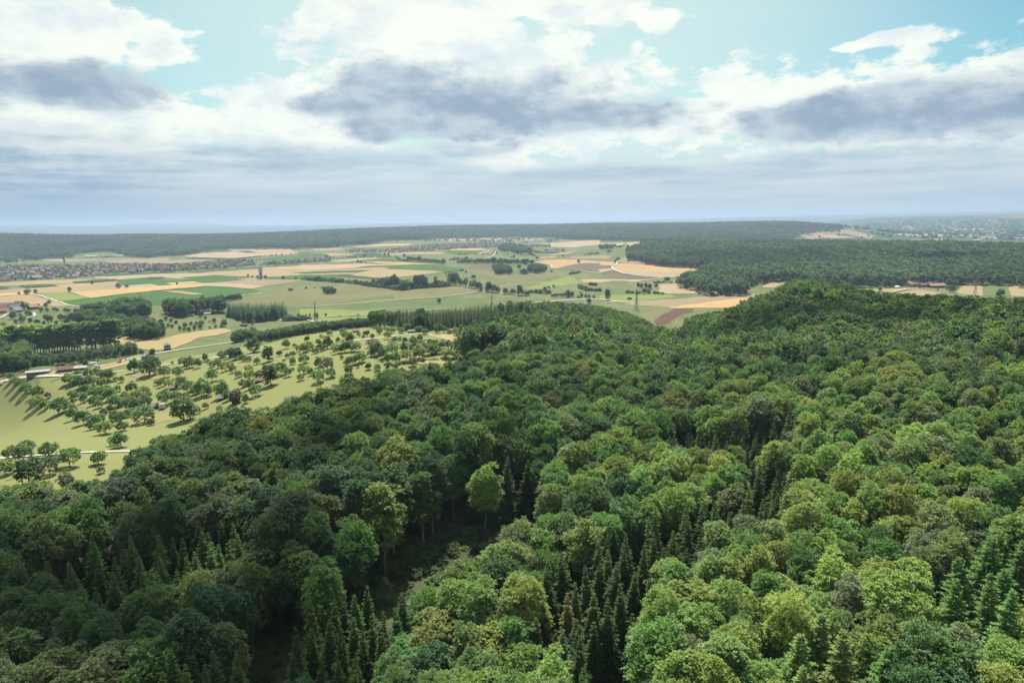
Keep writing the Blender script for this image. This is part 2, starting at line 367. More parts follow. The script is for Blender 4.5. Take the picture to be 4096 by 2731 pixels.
# ------------------------------------------------------------------ sheets that lie on the terrain
def lift(x, y): return 0.06 + np.hypot(x, y) * 0.0002
LAYER = [0]
def sheet(name, pxs, mat, label, layer=1, h=0.0, grid=None, world=None, dmax=1e9):
    pts = world if world is not None else at(pxs, h, dmax=dmax)
    P = np.array([(p[0], p[1]) for p in pts])
    d = np.hypot(P[:, 0], P[:, 1]).mean()
    # subdivide the rim so that it follows the ground
    step = grid or max(6.0, d * 0.012)
    ring = []
    for i in range(len(P)):
        a, c = P[i], P[(i + 1) % len(P)]; n = max(1, int(np.linalg.norm(c - a) / step))
        for k in range(n): ring.append(a + (c - a) * k / n)
    ring = np.array(ring)
    lo, hi = ring.min(0), ring.max(0)
    gs = max(step, math.sqrt((hi[0] - lo[0]) * (hi[1] - lo[1]) / 3000))
    gx, gy = np.meshgrid(np.arange(lo[0], hi[0], gs), np.arange(lo[1], hi[1], gs))
    gx, gy = gx.ravel(), gy.ravel(); k = inpoly(gx, gy, ring); inner = np.stack([gx[k], gy[k]], -1)
    allp = [Vector(p) for p in ring] + [Vector(p) for p in inner]
    edges = [(i, (i + 1) % len(ring)) for i in range(len(ring))]
    vs, es, fs, *_ = delaunay_2d_cdt(allp, edges, [], 1, 1e-4)
    V = np.array([(v.x, v.y) for v in vs]); fs = [f for f in fs if len(f) == 3]
    if not len(fs): return None
    z = ground(V[:, 0], V[:, 1]) + lift(V[:, 0], V[:, 1]) * layer
    Ft = np.array(fs, int)
    a, b_, c = V[Ft[:, 0]], V[Ft[:, 1]], V[Ft[:, 2]]
    fl = ((b_ - a)[:, 0] * (c - a)[:, 1] - (b_ - a)[:, 1] * (c - a)[:, 0]) < 0
    Ft[fl] = Ft[fl][:, ::-1]
    o = link(bpy.data.objects.new(name, np_mesh(name, np.column_stack([V, z]), Ft, [mat], True)))
    o['kind'] = 'structure'; o['label'] = label
    return o
def strip(name, pxs, width, mat, label, layer=3, world=None):
    """road or track: a ribbon along the terrain"""
    P = np.array([(p[0], p[1]) for p in (world or at(pxs))])
    for _ in range(2):                                   # corner cutting for smooth bends
        Q = [P[0]]
        for i in range(len(P) - 1): Q += [P[i] * .75 + P[i + 1] * .25, P[i] * .25 + P[i + 1] * .75]
        P = np.array(Q + [P[-1]])
    S = [P[0]]
    for i in range(1, len(P)):
        n = max(1, int(np.linalg.norm(P[i] - P[i - 1]) / 8))
        for k in range(1, n + 1): S.append(P[i - 1] + (P[i] - P[i - 1]) * k / n)
    S = np.array(S); T = np.gradient(S, axis=0); T /= np.linalg.norm(T, axis=1, keepdims=True) + 1e-9
    N = np.stack([-T[:, 1], T[:, 0]], -1) * width / 2
    V = np.concatenate([S - N, S, S + N]); z = ground(V[:, 0], V[:, 1]) + lift(V[:, 0], V[:, 1]) * layer
    n = len(S); i = np.arange(n - 1)
    Fq = np.concatenate([np.stack([i, i + 1, n + i + 1, n + i], -1), np.stack([n + i, n + i + 1, 2 * n + i + 1, 2 * n + i], -1)])
    o = link(bpy.data.objects.new(name, np_mesh(name, np.column_stack([V, z]), Fq, [mat], True)))
    o['kind'] = 'structure'; o['label'] = label
    return o
# ------------------------------------------------------------------ fields, meadows, tracks
def K(c, f=0.53): return (c[0] * f * .99, c[1] * f * .98, c[2] * f * .88)
_cm = crop_mat
def crop_mat(name, c1, c2, *a, **k): return _cm(name, K(c1), K(c2), *a, **k)
WHEAT = crop_mat('ripe_wheat', (0.50, 0.345, 0.165), (0.64, 0.455, 0.235), 0.5)
WHEAT2 = crop_mat('ripe_wheat_orange', (0.47, 0.300, 0.150), (0.60, 0.400, 0.215), 1.3)
TAN = crop_mat('stubble', (0.36, 0.275, 0.160), (0.47, 0.365, 0.220), 0.8)
PALE = crop_mat('pale_barley', (0.40, 0.325, 0.215), (0.50, 0.410, 0.280), 0.3)
GREY = crop_mat('grey_stubble', (0.31, 0.245, 0.165), (0.40, 0.315, 0.215), 1.1)
PINK = crop_mat('pinkish_barley', (0.45, 0.325, 0.215), (0.56, 0.415, 0.285), 0.2)
GREEN = crop_mat('maize_green', (0.050, 0.125, 0.030), (0.085, 0.180, 0.045), 0.4, 0.4, 0.4)
DGREEN = crop_mat('beet_green', (0.040, 0.095, 0.032), (0.062, 0.125, 0.042), 0.9, 0.4, 0.4)
MGREEN = crop_mat('meadow_green', (0.125, 0.180, 0.060), (0.190, 0.225, 0.085), 0.6, lines=False)
OLIVE = crop_mat('meadow_olive', (0.170, 0.185, 0.080), (0.250, 0.235, 0.120), 1.2, lines=False)
LIME = crop_mat('mown_meadow', (0.165, 0.255, 0.060), (0.260, 0.310, 0.095), 0.7, 0.12, 0.5, lines=False)
SOIL = crop_mat('bare_soil', (0.165, 0.110, 0.082), (0.225, 0.155, 0.115), 0.5)
SOILP = crop_mat('dark_soil', (0.130, 0.075, 0.062), (0.180, 0.108, 0.085), 1.0)
SOILG = crop_mat('sprouting_soil', (0.155, 0.135, 0.098), (0.210, 0.175, 0.125), 0.2)
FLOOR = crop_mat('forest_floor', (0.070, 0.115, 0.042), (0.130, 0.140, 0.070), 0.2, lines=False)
CLEAR = crop_mat('clearing_floor', (0.150, 0.270, 0.090), (0.420, 0.360, 0.230), 0.2, 0.2, 0.2, 0.05, lines=False)
GRAVEL = plain('pale_gravel', (0.40, 0.37, 0.32), 0.95, 0.15, 0.3)
ASPH = plain('asphalt', (0.24, 0.24, 0.235), 0.9, 0.15, 0.3)
SAND = crop_mat('sandy_ground', (0.34, 0.27, 0.145), (0.46, 0.365, 0.20), 0.5, 0.06, 0.5, 0.03, lines=False)
def multi(*segs):
    o = []
    for w, pts in segs: o += px(w, pts)
    return o
FIELDS = [
 # name, material, outline, layer, label
 ('maize_field', GREEN, multi((1, [(980, 1045), (1420, 995), (2352, 890)]), (2, [(0, 885), (420, 848), (900, 806), (1200, 818), (1600, 850), (1760, 895), (1400, 955), (800, 1030), (190, 1102)]), (1, [(1790, 1140), (1350, 1130), (1130, 1115)])), 1, 'large curved green maize field below the long bright wheat strip'),
 ('maize_field', LIME, px(1, [(560, 932), (1055, 900), (1415, 990), (1000, 1042), (900, 1030)]), 2, 'bright green field wedge left of the long wheat strip'),
 ('wheat_field', WHEAT, multi((1, [(1100, 902), (1420, 995), (2352, 890)]), (2, [(0, 884), (420, 846), (895, 803), (700, 795), (430, 787), (0, 815)]), (1, [(2352, 820), (1700, 862)])), 3, 'long bright golden wheat strip left of the water tower'),
 ('wheat_field', TAN, px(2, [(150, 878), (480, 885), (870, 930), (700, 945)]), 3, 'thin tan wedge inside the large green maize field'),
 ('stubble_field', TAN, px(1, [(-200, 985), (0, 972), (300, 945), (480, 932), (950, 1055), (1100, 1115), (520, 1117), (0, 1107), (-200, 1110)]), 1, 'striped tan stubble field above the hamlet at the left edge'),
 ('wheat_field', WHEAT, px(1, [(-200, 930), (0, 915), (350, 888), (540, 912), (470, 933), (0, 965), (-200, 975)]), 2, 'narrow golden field at the left edge with three trees below'),
 ('stubble_field', GREY, px(1, [(-200, 880), (170, 848), (355, 884), (0, 912), (-200, 925)]), 2, 'small grey stubble strip at the left edge'),
 ('stubble_field', TAN, px(1, [(355, 884), (180, 848), (420, 838), (910, 805), (1060, 882), (1050, 898), (680, 918)]), 1, 'tan strip left of the lone round tree'),
 ('beet_field', DGREEN, px(1, [(295, 796), (800, 774), (830, 790), (920, 802), (420, 836)]), 3, 'small dark green field in front of the left village'),
 ('beet_field', DGREEN, px(1, [(-200, 810), (0, 804), (165, 846), (0, 860), (-200, 865)]), 3, 'dark green field corner cut by the left edge'),
 ('barley_field', TAN, px(1, [(-200, 770), (1140, 700), (1500, 680), (1135, 760), (800, 772), (295, 794), (0, 800), (-200, 805)]), 1, 'wide tan field along the left village edge'),
 ('maize_field', DGREEN, px(1, [(1140, 735), (1790, 693), (1840, 714), (1160, 762)]), 3, 'dark green strip right below the left village'),
 ('barley_field', TAN, px(1, [(910, 803), (830, 785), (1135, 764), (1830, 730), (1960, 757), (1900, 785), (1560, 838), (1860, 848), (1100, 900), (1060, 880)]), 1, 'broad tan field with two lone trees'),
 ('barley_field', PALE, multi((1, [(1560, 838), (2352, 770)]), (2, [(0, 768), (140, 800), (0, 814)]), (1, [(2352, 820), (1860, 850)])), 2, 'pale strip above the long wheat strip'),
 ('maize_field', GREEN, multi((1, [(1820, 712), (2352, 676)]), (2, [(0, 706), (480, 706), (620, 692), (480, 665), (1000, 633), (1360, 650), (1540, 655), (1520, 672), (1310, 690), (1450, 706), (980, 745), (800, 748), (660, 735), (250, 762), (370, 790), (140, 800), (0, 768)]), (1, [(2352, 768), (1920, 780)])), 2, 'irregular green field left of the water tower'),
 ('beet_field', DGREEN, multi((1, [(1900, 702), (2352, 672)]), (2, [(0, 668), (180, 660), (250, 680), (0, 700)]), (1, [(2352, 690)])), 3, 'thin dark green strip above the irregular green field'),
 ('wheat_field', WHEAT, px(2, [(245, 760), (660, 735), (820, 757), (620, 775), (430, 787), (370, 790)]), 3, 'small bright wheat wedge with a thin lone tree'),
 ('barley_field', PINK, px(2, [(480, 785), (820, 757), (1280, 762), (1830, 800), (1590, 846), (1200, 815), (900, 803)]), 2, 'pinkish strip right of the long wheat strip'),
 ('barley_field', GREY, px(2, [(820, 757), (980, 745), (1450, 706), (1310, 690), (1640, 670), (2352, 700), (2352, 715), (1840, 800), (1300, 765)]), 1, 'grey brown field at the foot of the water tower'),
 ('barley_field', PALE, multi((1, [(1480, 656), (2352, 618)]), (2, [(0, 612), (830, 600), (1150, 636), (1000, 633), (480, 664), (620, 694), (400, 680), (0, 657)]), (1, [(2352, 664), (1900, 700), (1500, 682)])), 1, 'pale lilac tan field under the left village'),
 ('meadow', DGREEN, multi((1, [(1500, 642), (2352, 594)]), (2, [(0, 590), (420, 588), (0, 612)]), (1, [(2352, 617), (1700, 652)])), 2, 'thin green strip at the edge of the left village houses'),
 ('meadow', GREEN, px(2, [(580, 588), (1300, 535), (1700, 500), (2352, 465), (2352, 482), (1700, 522), (1200, 562), (760, 590)]), 2, 'green strip below the middle row of village houses'),
 ('barley_field', TAN, multi((2, [(800, 592), (1200, 564), (1700, 530), (2352, 545)]), (3, [(0, 705), (0, 742)]), (2, [(2352, 582), (2200, 592), (2352, 605), (2352, 630), (1850, 656), (1400, 652), (1000, 630)])), 1, 'wide tan field behind the water tower'),
 ('barley_field', PINK, multi((2, [(1700, 522), (2352, 483)]), (3, [(0, 632), (520, 625), (950, 608), (1300, 620), (1700, 630), (1050, 660), (330, 710), (0, 706)]), (2, [(2352, 546), (1700, 531)])), 2, 'broad pink tan field right behind the water tower'),
 ('maize_field', GREEN, multi((2, [(1850, 660), (2352, 632)]), (3, [(0, 790), (600, 778), (770, 780), (480, 842), (130, 850), (0, 850)]), (2, [(2352, 700), (1860, 700)])), 2, 'green field strip right of the water tower'),
 ('maize_field', DGREEN, px(3, [(600, 786), (770, 783), (1200, 832), (1170, 862), (640, 818)]), 3, 'dark green wedge above the long hedge'),
 ('meadow', OLIVE, px(3, [(450, 845), (640, 817), (1180, 863), (950, 892), (700, 890)]), 2, 'olive wedge directly above the long hedge'),
 ('maize_field', GREEN, px(3, [(0, 745), (700, 720), (1085, 713), (920, 742), (400, 757), (0, 766)]), 3, 'thin green strip between two tan fields'),
 ('barley_field', GREY, px(3, [(0, 766), (400, 757), (920, 742), (760, 780), (600, 780), (0, 790)]), 1, 'grey tan strip below the thin green strip'),
 ('barley_field', TAN, px(3, [(0, 706), (330, 711), (1100, 670), (1430, 660), (1250, 692), (1085, 713), (700, 720), (0, 744)]), 1, 'tan strip above the thin green strip'),
 ('barley_field', TAN, px(3, [(750, 792), (1250, 692), (1330, 685), (2280, 735), (1950, 782), (1500, 832), (1200, 832)]), 2, 'large tan field above the tall hedge trees'),
 ('maize_field', GREEN, multi((3, [(1320, 684), (1700, 626), (2200, 640), (2352, 662)]), (4, [(160, 685), (235, 694), (130, 726), (0, 740)]), (3, [(2270, 735)])), 3, 'bright green long field in the middle of the plain'),
 ('meadow', MGREEN, px(3, [(900, 665), (1150, 640), (1640, 633), (1450, 660), (1100, 668)]), 3, 'thin green sliver above the bright green field'),
 ('wheat_field', WHEAT2, px(3, [(980, 580), (1250, 578), (2150, 624), (1690, 626), (1640, 633), (1290, 616)]), 3, 'orange wheat strip above the bright green field'),
 ('meadow', GREEN, px(3, [(1260, 574), (1480, 543), (1860, 606), (1520, 600)]), 2, 'green wedge above the orange strip'),
 ('meadow', GREEN, px(3, [(950, 576), (980, 550), (1300, 528), (1480, 538), (1060, 574)]), 2, 'thin green wedge beside the three small round trees'),
 ('barley_field', PINK, px(3, [(510, 560), (900, 530), (1160, 519), (1450, 528), (980, 550), (820, 570), (510, 577)]), 1, 'pink tan strip right of the church tower'),
 ('meadow', GREEN, px(3, [(-60, 540), (0, 460), (300, 450), (480, 465), (330, 490), (0, 520)]), 1, 'green field above the small village end'),
 ('meadow', GREEN, px(2, [(1540, 390), (1900, 355), (2352, 318), (2352, 380), (1650, 408)]), 1, 'green strip under the row of small round trees'),
 ('barley_field', TAN, px(3, [(0, 353), (620, 358), (720, 390), (250, 406), (200, 380), (0, 376)]), 1, 'tan field below the dark ridge forest'),
 ('barley_field', TAN, px(3, [(360, 446), (600, 444), (920, 470), (480, 492)]), 1, 'tan wedge beside the far village street'),
 ('wheat_field', WHEAT, px(3, [(830, 342), (1250, 303), (1770, 298), (1700, 322), (900, 348)]), 1, 'thin bright wheat strip behind the far village'),
 ('wheat_field', WHEAT2, px(3, [(1220, 462), (1700, 434), (2260, 434), (2200, 460), (1400, 472)]), 1, 'thin orange strip before the far village'),
 ('meadow', DGREEN, px(3, [(900, 450), (1220, 440), (1400, 472), (1000, 500), (700, 510)]), 1, 'dark meadow before the far village'),
 ('barley_field', PINK, multi((3, [(1900, 214), (2352, 204)]), (4, [(0, 200), (750, 190), (420, 242), (0, 256)])), 1, 'pink field at the foot of the ridge behind the far village'),
 ('wheat_field', WHEAT, px(4, [(0, 380), (450, 369), (615, 395), (530, 397), (0, 397)]), 1, 'thin golden strip before the far village church'),
 ('wheat_field', WHEAT2, px(4, [(420, 450), (610, 402), (660, 405), (480, 460)]), 1, 'small orange wedge below the thin golden strip'),
 ('maize_field', GREEN, px(4, [(-60, 400), (0, 400), (525, 396), (410, 452), (250, 460), (0, 442), (-60, 440)]), 1, 'green field before the far village church'),
 ('bare_field', SOIL, px(4, [(300, 656), (830, 604), (1035, 615), (980, 652), (740, 652), (640, 681), (340, 686)]), 1, 'curved brown bare field behind the two round copses'),
 ('wheat_field', WHEAT2, multi((4, [(1370, 600), (1500, 553), (1950, 549), (2352, 578)]), (5, [(0, 570), (240, 588), (190, 642), (0, 632)]), (4, [(2352, 602), (2050, 605), (1680, 682), (1590, 682), (1605, 650), (1570, 630)])), 2, 'orange wheat field around the lone white-stemmed tree'),
 ('bare_field', SOILG, multi((4, [(1680, 682), (2060, 605), (2352, 606)]), (5, [(0, 632), (170, 650), (165, 685), (0, 700)]), (4, [(2352, 745), (2200, 722)])), 3, 'grey brown lens shaped field under the orange wheat'),
 ('barley_field', PINK, multi((4, [(2200, 722), (2352, 690)]), (5, [(0, 700), (165, 688), (220, 705), (0, 752)])), 3, 'thin pale strip under the lens shaped field'),
 ('wheat_field', WHEAT2, px(5, [(270, 602), (430, 610), (960, 630), (1170, 622), (1640, 680), (1430, 752), (1380, 800), (1030, 826), (900, 816), (420, 776), (230, 716), (182, 676), (240, 642)]), 1, 'big orange wheat field below the forested hill'),
 ('barley_field', PALE, px(5, [(420, 774), (230, 716), (600, 715), (1000, 735), (1400, 740), (1380, 800), (1030, 824), (900, 816)]), 2, 'paler lower half of the big orange wheat field'),
 ('barley_field', GREY, px(5, [(285, 592), (430, 528), (620, 533), (700, 580), (900, 618), (960, 632), (430, 610)]), 2, 'grey tan field against the forested hill'),
 ('bare_field', SOILG, px(5, [(40, 762), (170, 724), (250, 724), (400, 777), (560, 792), (900, 822), (850, 842), (180, 852)]), 1, 'lilac brown bare strip beside the white track'),
 ('barley_field', PALE, multi((4, [(2040, 855), (2352, 850)]), (5, [(0, 850), (360, 850), (690, 856), (550, 892), (350, 876), (180, 880), (0, 905)]), (4, [(2352, 905), (2090, 905)])), 1, 'pale strip in the middle of the valley meadow'),
 ('stubble_field', PALE, px(5, [(920, 930), (1200, 920), (1380, 950), (1560, 992), (1640, 1030), (1900, 1062), (2100, 1082), (1050, 1077), (890, 1042), (950, 1000)]), 1, 'pale tan field right of the round pond copse'),
 ('stubble_field', GREY, multi((5, [(350, 1237), (800, 1186), (1500, 1132), (2352, 1088)]), ('s', [(3080, 1170), (3010, 1185)]), (5, [(1600, 1222), (1050, 1292), (580, 1266)])), 1, 'brownish stubble field right of the big pylon'),
 ('wheat_field', WHEAT, multi((5, [(1050, 1296), (1600, 1224), (2352, 1128)]), ('s', [(3080, 1180), (2990, 1225)]), (5, [(1960, 1302), (1100, 1307)])), 2, 'bright wheat field against the wooded hill on the right'),
 ('meadow', OLIVE, px(5, [(600, 1400), (900, 1312), (1960, 1304), (1700, 1342), (1400, 1365), (1060, 1568), (780, 1568)]), 1, 'olive green valley field between two wooded slopes'),
 ('bare_field', SOILP, px(5, [(1180, 1322), (1480, 1311), (1450, 1350), (1280, 1402), (1060, 1548), (880, 1568), (850, 1500), (960, 1420)]), 2, 'dark reddish bare soil strip between two wooded slopes'),
 ('meadow', LIME, px(5, [(0, 1100), (560, 1090), (870, 1094), (1100, 1095), (1200, 1130), (600, 1190), (380, 1212), (150, 1180), (0, 1170)]), 1, 'fresh green meadow left of the pylon'),
 ('barley_field', TAN, px(6, [(-300, 1260), (0, 1240), (590, 1234), (480, 1252), (280, 1292), (0, 1277), (-300, 1290)]), 1, 'golden strip before the farm buildings'),
 ('stubble_field', TAN, px(6, [(400, 1302), (700, 1246), (1100, 1300), (820, 1352), (600, 1340)]), 1, 'tan field below the farm'),
 ('stubble_field', TAN, px(6, [(1290, 1282), (1440, 1140), (1705, 1128), (1702, 1346), (1320, 1312)]), 1, 'tan field behind the right hand pylon'),
 ('beet_field', MGREEN, px(6, [(1707, 1128), (2060, 1114), (2185, 1160), (2105, 1190), (2156, 1352), (1704, 1346)]), 1, 'dull green field between two tan ones at the right'),
 ('stubble_field', TAN, px(6, [(2107, 1190), (2352, 1180), (2600, 1180), (2600, 1360), (2158, 1352)]), 1, 'tan field cut by the right edge'),
 ('meadow', GREEN, px('d', [(0, 725), (300, 714), (285, 735), (50, 756), (0, 756)]), 1, 'small green field before the wooded hill on the right'),
 ('stubble_field', TAN, px('d', [(0, 760), (170, 755), (60, 805), (0, 805), (-60, 800)]), 1, 'small tan field seen past the wooded crest'),
 ('barley_field', PINK, px(6, [(480, 492), (600, 465), (1070, 459), (1200, 492)]), 1, 'far pink field just above the wooded hill'),
 ('barley_field', PINK, px(6, [(290, 402), (620, 385), (960, 374), (1600, 384), (1590, 402), (850, 416)]), 1, 'long far tan field in the right hand plain'),
 ('barley_field', PINK, px('d', [(370, 335), (600, 325), (830, 345), (600, 352)]), 1, 'far tan field below the blunt wooded spur'),
 ('barley_field', PINK, px(6, [(1000, 320), (1500, 290), (2000, 300), (1500, 325)]), 1, 'far tan field by the town at the right'),
 ('meadow', LIME, px(1, [(1180, 292), (1560, 256), (1760, 250), (1750, 287), (1360, 322)]), 1, 'light meadow under the left ridge forest'),
 ('barley_field', TAN, px(1, [(640, 395), (950, 380), (1560, 385), (1930, 374), (1700, 396), (900, 416)]), 1, 'tan strip below the long farm sheds'),
 ('barley_field', GREY, multi((1, [(1560, 440), (1750, 400), (2352, 352)]), (2, [(0, 370), (290, 360), (300, 405), (0, 455)]), (1, [(2352, 450)])), 1, 'grey tan field above the left village'),
 ('barley_field', GREY, px(2, [(300, 402), (620, 385), (1050, 395), (550, 442), (0, 457), (20, 440)]), 1, 'grey tan field behind the village trees'),
 ('barley_field', PINK, px(2, [(520, 322), (1000, 275), (1320, 262), (1540, 285), (1690, 280), (2300, 265), (2352, 290), (1650, 332), (1300, 366), (700, 352)]), 1, 'broad pink tan fields under the left ridge'),
 ('wheat_field', WHEAT, px(2, [(975, 322), (1060, 313), (1145, 328), (1060, 336)]), 2, 'tiny golden rectangle in the far pink fields'),
 ('meadow', GREEN, px(2, [(920, 221), (1180, 219), (1315, 260), (1000, 272)]), 1, 'green field at the foot of the left ridge'),
 ('barley_field', PINK, multi((2, [(1190, 219), (1500, 207), (2200, 205), (2265, 260), (1690, 277), (1430, 250), (1315, 258)])), 1, 'pink field touching the ridge forest'),
 ('maize_field', DGREEN, px(2, [(1430, 252), (1560, 250), (1690, 278), (1540, 285)]), 2, 'small dark green parallelogram in the pink fields'),
 ('maize_field', DGREEN, px(2, [(560, 370), (680, 345), (760, 356), (1300, 370), (1650, 345), (1640, 352), (1250, 392), (1050, 390)]), 2, 'dark green strip between the far pink fields'),
 ('barley_field', PINK, multi((4, [(1090, 322), (1500, 290), (1900, 260), (2352, 235)]), (5, [(0, 290), (830, 262), (600, 322), (300, 330), (0, 320)]), (4, [(2352, 310), (1950, 355), (1600, 345), (1300, 330)])), 1, 'broad pink fields right of the far village'),
 ('meadow', MGREEN, multi((4, [(1620, 470), (2000, 410), (2352, 392), (2352, 410), (1900, 480)])), 1, 'green strip in the slope right of the far village'),
 ('barley_field', PINK, multi((4, [(1560, 470), (1900, 420), (2040, 400), (1800, 455), (1640, 480)])), 1, 'tan strip right of the walled farmstead'),
 ('wheat_field', WHEAT, px(4, [(1400, 508), (1640, 494), (1690, 502), (1420, 520)]), 1, 'tiny pale golden strip on the slope'),
 ('barley_field', GREY, multi((4, [(1850, 500), (2352, 480)]), (5, [(0, 475), (160, 485), (180, 510), (100, 540), (0, 530)]), (4, [(2352, 530), (1900, 525)])), 1, 'grey tan field left of the forested hill'),
 ('stubble_field', WHEAT, px(1, [(170, 1415), (520, 1402), (600, 1440), (470, 1462), (300, 1460)]), 1, 'golden corner field above the poplar row'),
 ('wheat_field', WHEAT, px(1, [(-200, 1545), (0, 1518), (260, 1470), (600, 1452), (910, 1530), (700, 1600), (-200, 1650)]), 1, 'wide golden field behind the poplar tops'),
 ('meadow', LIME, px(1, [(-200, 1440), (0, 1425), (150, 1425), (295, 1468), (0, 1512), (-200, 1530)]), 2, 'vivid green field corner at the left edge above the poplars'),
 ('meadow', OLIVE, px(1, [(600, 1440), (900, 1420), (1180, 1490), (1000, 1540), (910, 1530), (620, 1450)]), 1, 'olive field beside the golden corner field'),
 # valley floor meadow parcels
 ('meadow', OLIVE, multi((2, [(1260, 1045), (1770, 905), (2352, 860)]), (3, [(0, 1010), (240, 985), (900, 945), (1300, 985), (1620, 1025), (1500, 1100), (560, 1240), (0, 1290)]), (2, [(2352, 1150), (2120, 1140), (1500, 1070)])), 1, 'dull olive slope below the water tower with one round copse'),
 ('meadow', OLIVE, multi((3, [(1450, 1110), (1640, 1030), (2300, 975)]), (4, [(0, 965), (230, 970), (500, 1040), (300, 1080), (0, 1112)]), (3, [(2000, 1145), (1500, 1180)])), 1, 'olive parcel below the tall hedge trees'),
 ('meadow', LIME, multi((3, [(0, 1320), (600, 1330), (1150, 1330), (1350, 1310), (1130, 1410), (620, 1432), (390, 1437), (0, 1440)])), 1, 'fresh green meadow along the valley road'),
 ('meadow', LIME, multi((3, [(150, 1490), (390, 1450), (620, 1445), (1120, 1425), (1020, 1500), (700, 1540), (330, 1550)])), 1, 'fresh green meadow below the valley road with the pylon'),
 ('barley_field', OLIVE, multi((4, [(260, 700), (700, 740), (980, 790), (1500, 770), (1720, 800), (1400, 880), (1100, 910), (700, 830), (420, 780)])), 1, 'tan knoll meadow under the two round copses'),
 ('meadow', LIME, multi((4, [(1120, 1000), (1500, 900), (1880, 800), (2080, 910), (1560, 985), (1400, 1010)])), 1, 'yellow green meadow in the valley middle'),
 ('sandy_field', SAND, px('a', [(1050, 1160), (1120, 1130), (1280, 1165), (1500, 1160), (1640, 1120), (1850, 1090), (2060, 1065), (2140, 1090), (2000, 1130), (1830, 1150), (1750, 1190), (1600, 1250), (1480, 1265), (1250, 1240), (1090, 1220)]), 2, 'sandy yellow motocross ground beside the little tower'),
 ('sandy_field', SAND, px('a', [(270, 1490), (540, 1455), (860, 1430), (1100, 1370), (1300, 1320), (1420, 1320), (1180, 1390), (860, 1460), (500, 1500)]), 1, 'bare sandy verge beside the sheds below the poplars'),
]
for nm, mt, out, lay, lab in FIELDS: sheet(nm, out, mt, lab, lay)
# orchard meadow on the near slope
ORCH = [(-700, 1480), (0, 1512), (250, 1508), (520, 1478), (700, 1432), (900, 1405), (960, 1390), (1040, 1385), (1200, 1345), (1470, 1312), (1700, 1330), (1850, 1312), (2048, 1318), (2150, 1333),
        (2060, 1365), (1900, 1420), (1800, 1480), (1600, 1520), (1400, 1570), (1250, 1620), (1050, 1690), (900, 1760), (700, 1815), (560, 1860), (420, 1950), (160, 2020), (-700, 2010)]
sheet('orchard_meadow', ORCH, crop_mat('orchard_grass', (0.080, 0.178, 0.048), (0.290, 0.312, 0.132), 0.75, 0.07, 0.9, 0.02, lines=False), 'sunlit yellow green orchard meadow on the near slope', 1, grid=9)
for k, (w, pts) in enumerate([('e', [(1080, 440), (1250, 430), (1500, 470), (1400, 490), (1200, 470)]), ('e', [(560, 670), (720, 700), (1050, 830), (900, 800)]), ('e', [(1200, 830), (1500, 790), (1560, 850), (1300, 900)]),
                              ('f', [(1500, 75), (1750, 90), (2080, 150), (2060, 180), (1800, 160), (1560, 100)]), ('f', [(0, 520), (200, 500), (320, 560), (150, 640), (60, 600)]), ('f', [(1300, 250), (1450, 260), (1480, 320), (1760, 330), (1700, 350), (1400, 350)]),
                              ('f', [(850, 150), (1100, 165), (1300, 190), (1000, 190)]), ('e', [(0, 820), (60, 830), (440, 1050), (380, 1050)]), ('e', [(1650, 260), (2290, 360), (2290, 400), (1900, 330)])]):
    if k in (4, 7): continue
    sheet('dry_grass', px(w, pts), crop_mat('dry_grass', *(((0.36, 0.32, 0.17), (0.46, 0.385, 0.22)) if k in (3, 4, 5) else ((0.24, 0.275, 0.115), (0.34, 0.315, 0.16))), 0.5 + k, 0.08, 0.6, 0.05, lines=False),
          ['dry tan grass patch below the tower road', 'dry strip among the left orchard rows', 'dry patch left of the biggest orchard tree', 'long tan strip at the far right orchard end', 'bare tan patch by the tall round birch', 'bare tan patch near the forest edge', 'dry strip along the orchard path', 'pale mown line across the left meadow', 'dry strip under the upper orchard row'][k], 2, grid=6)
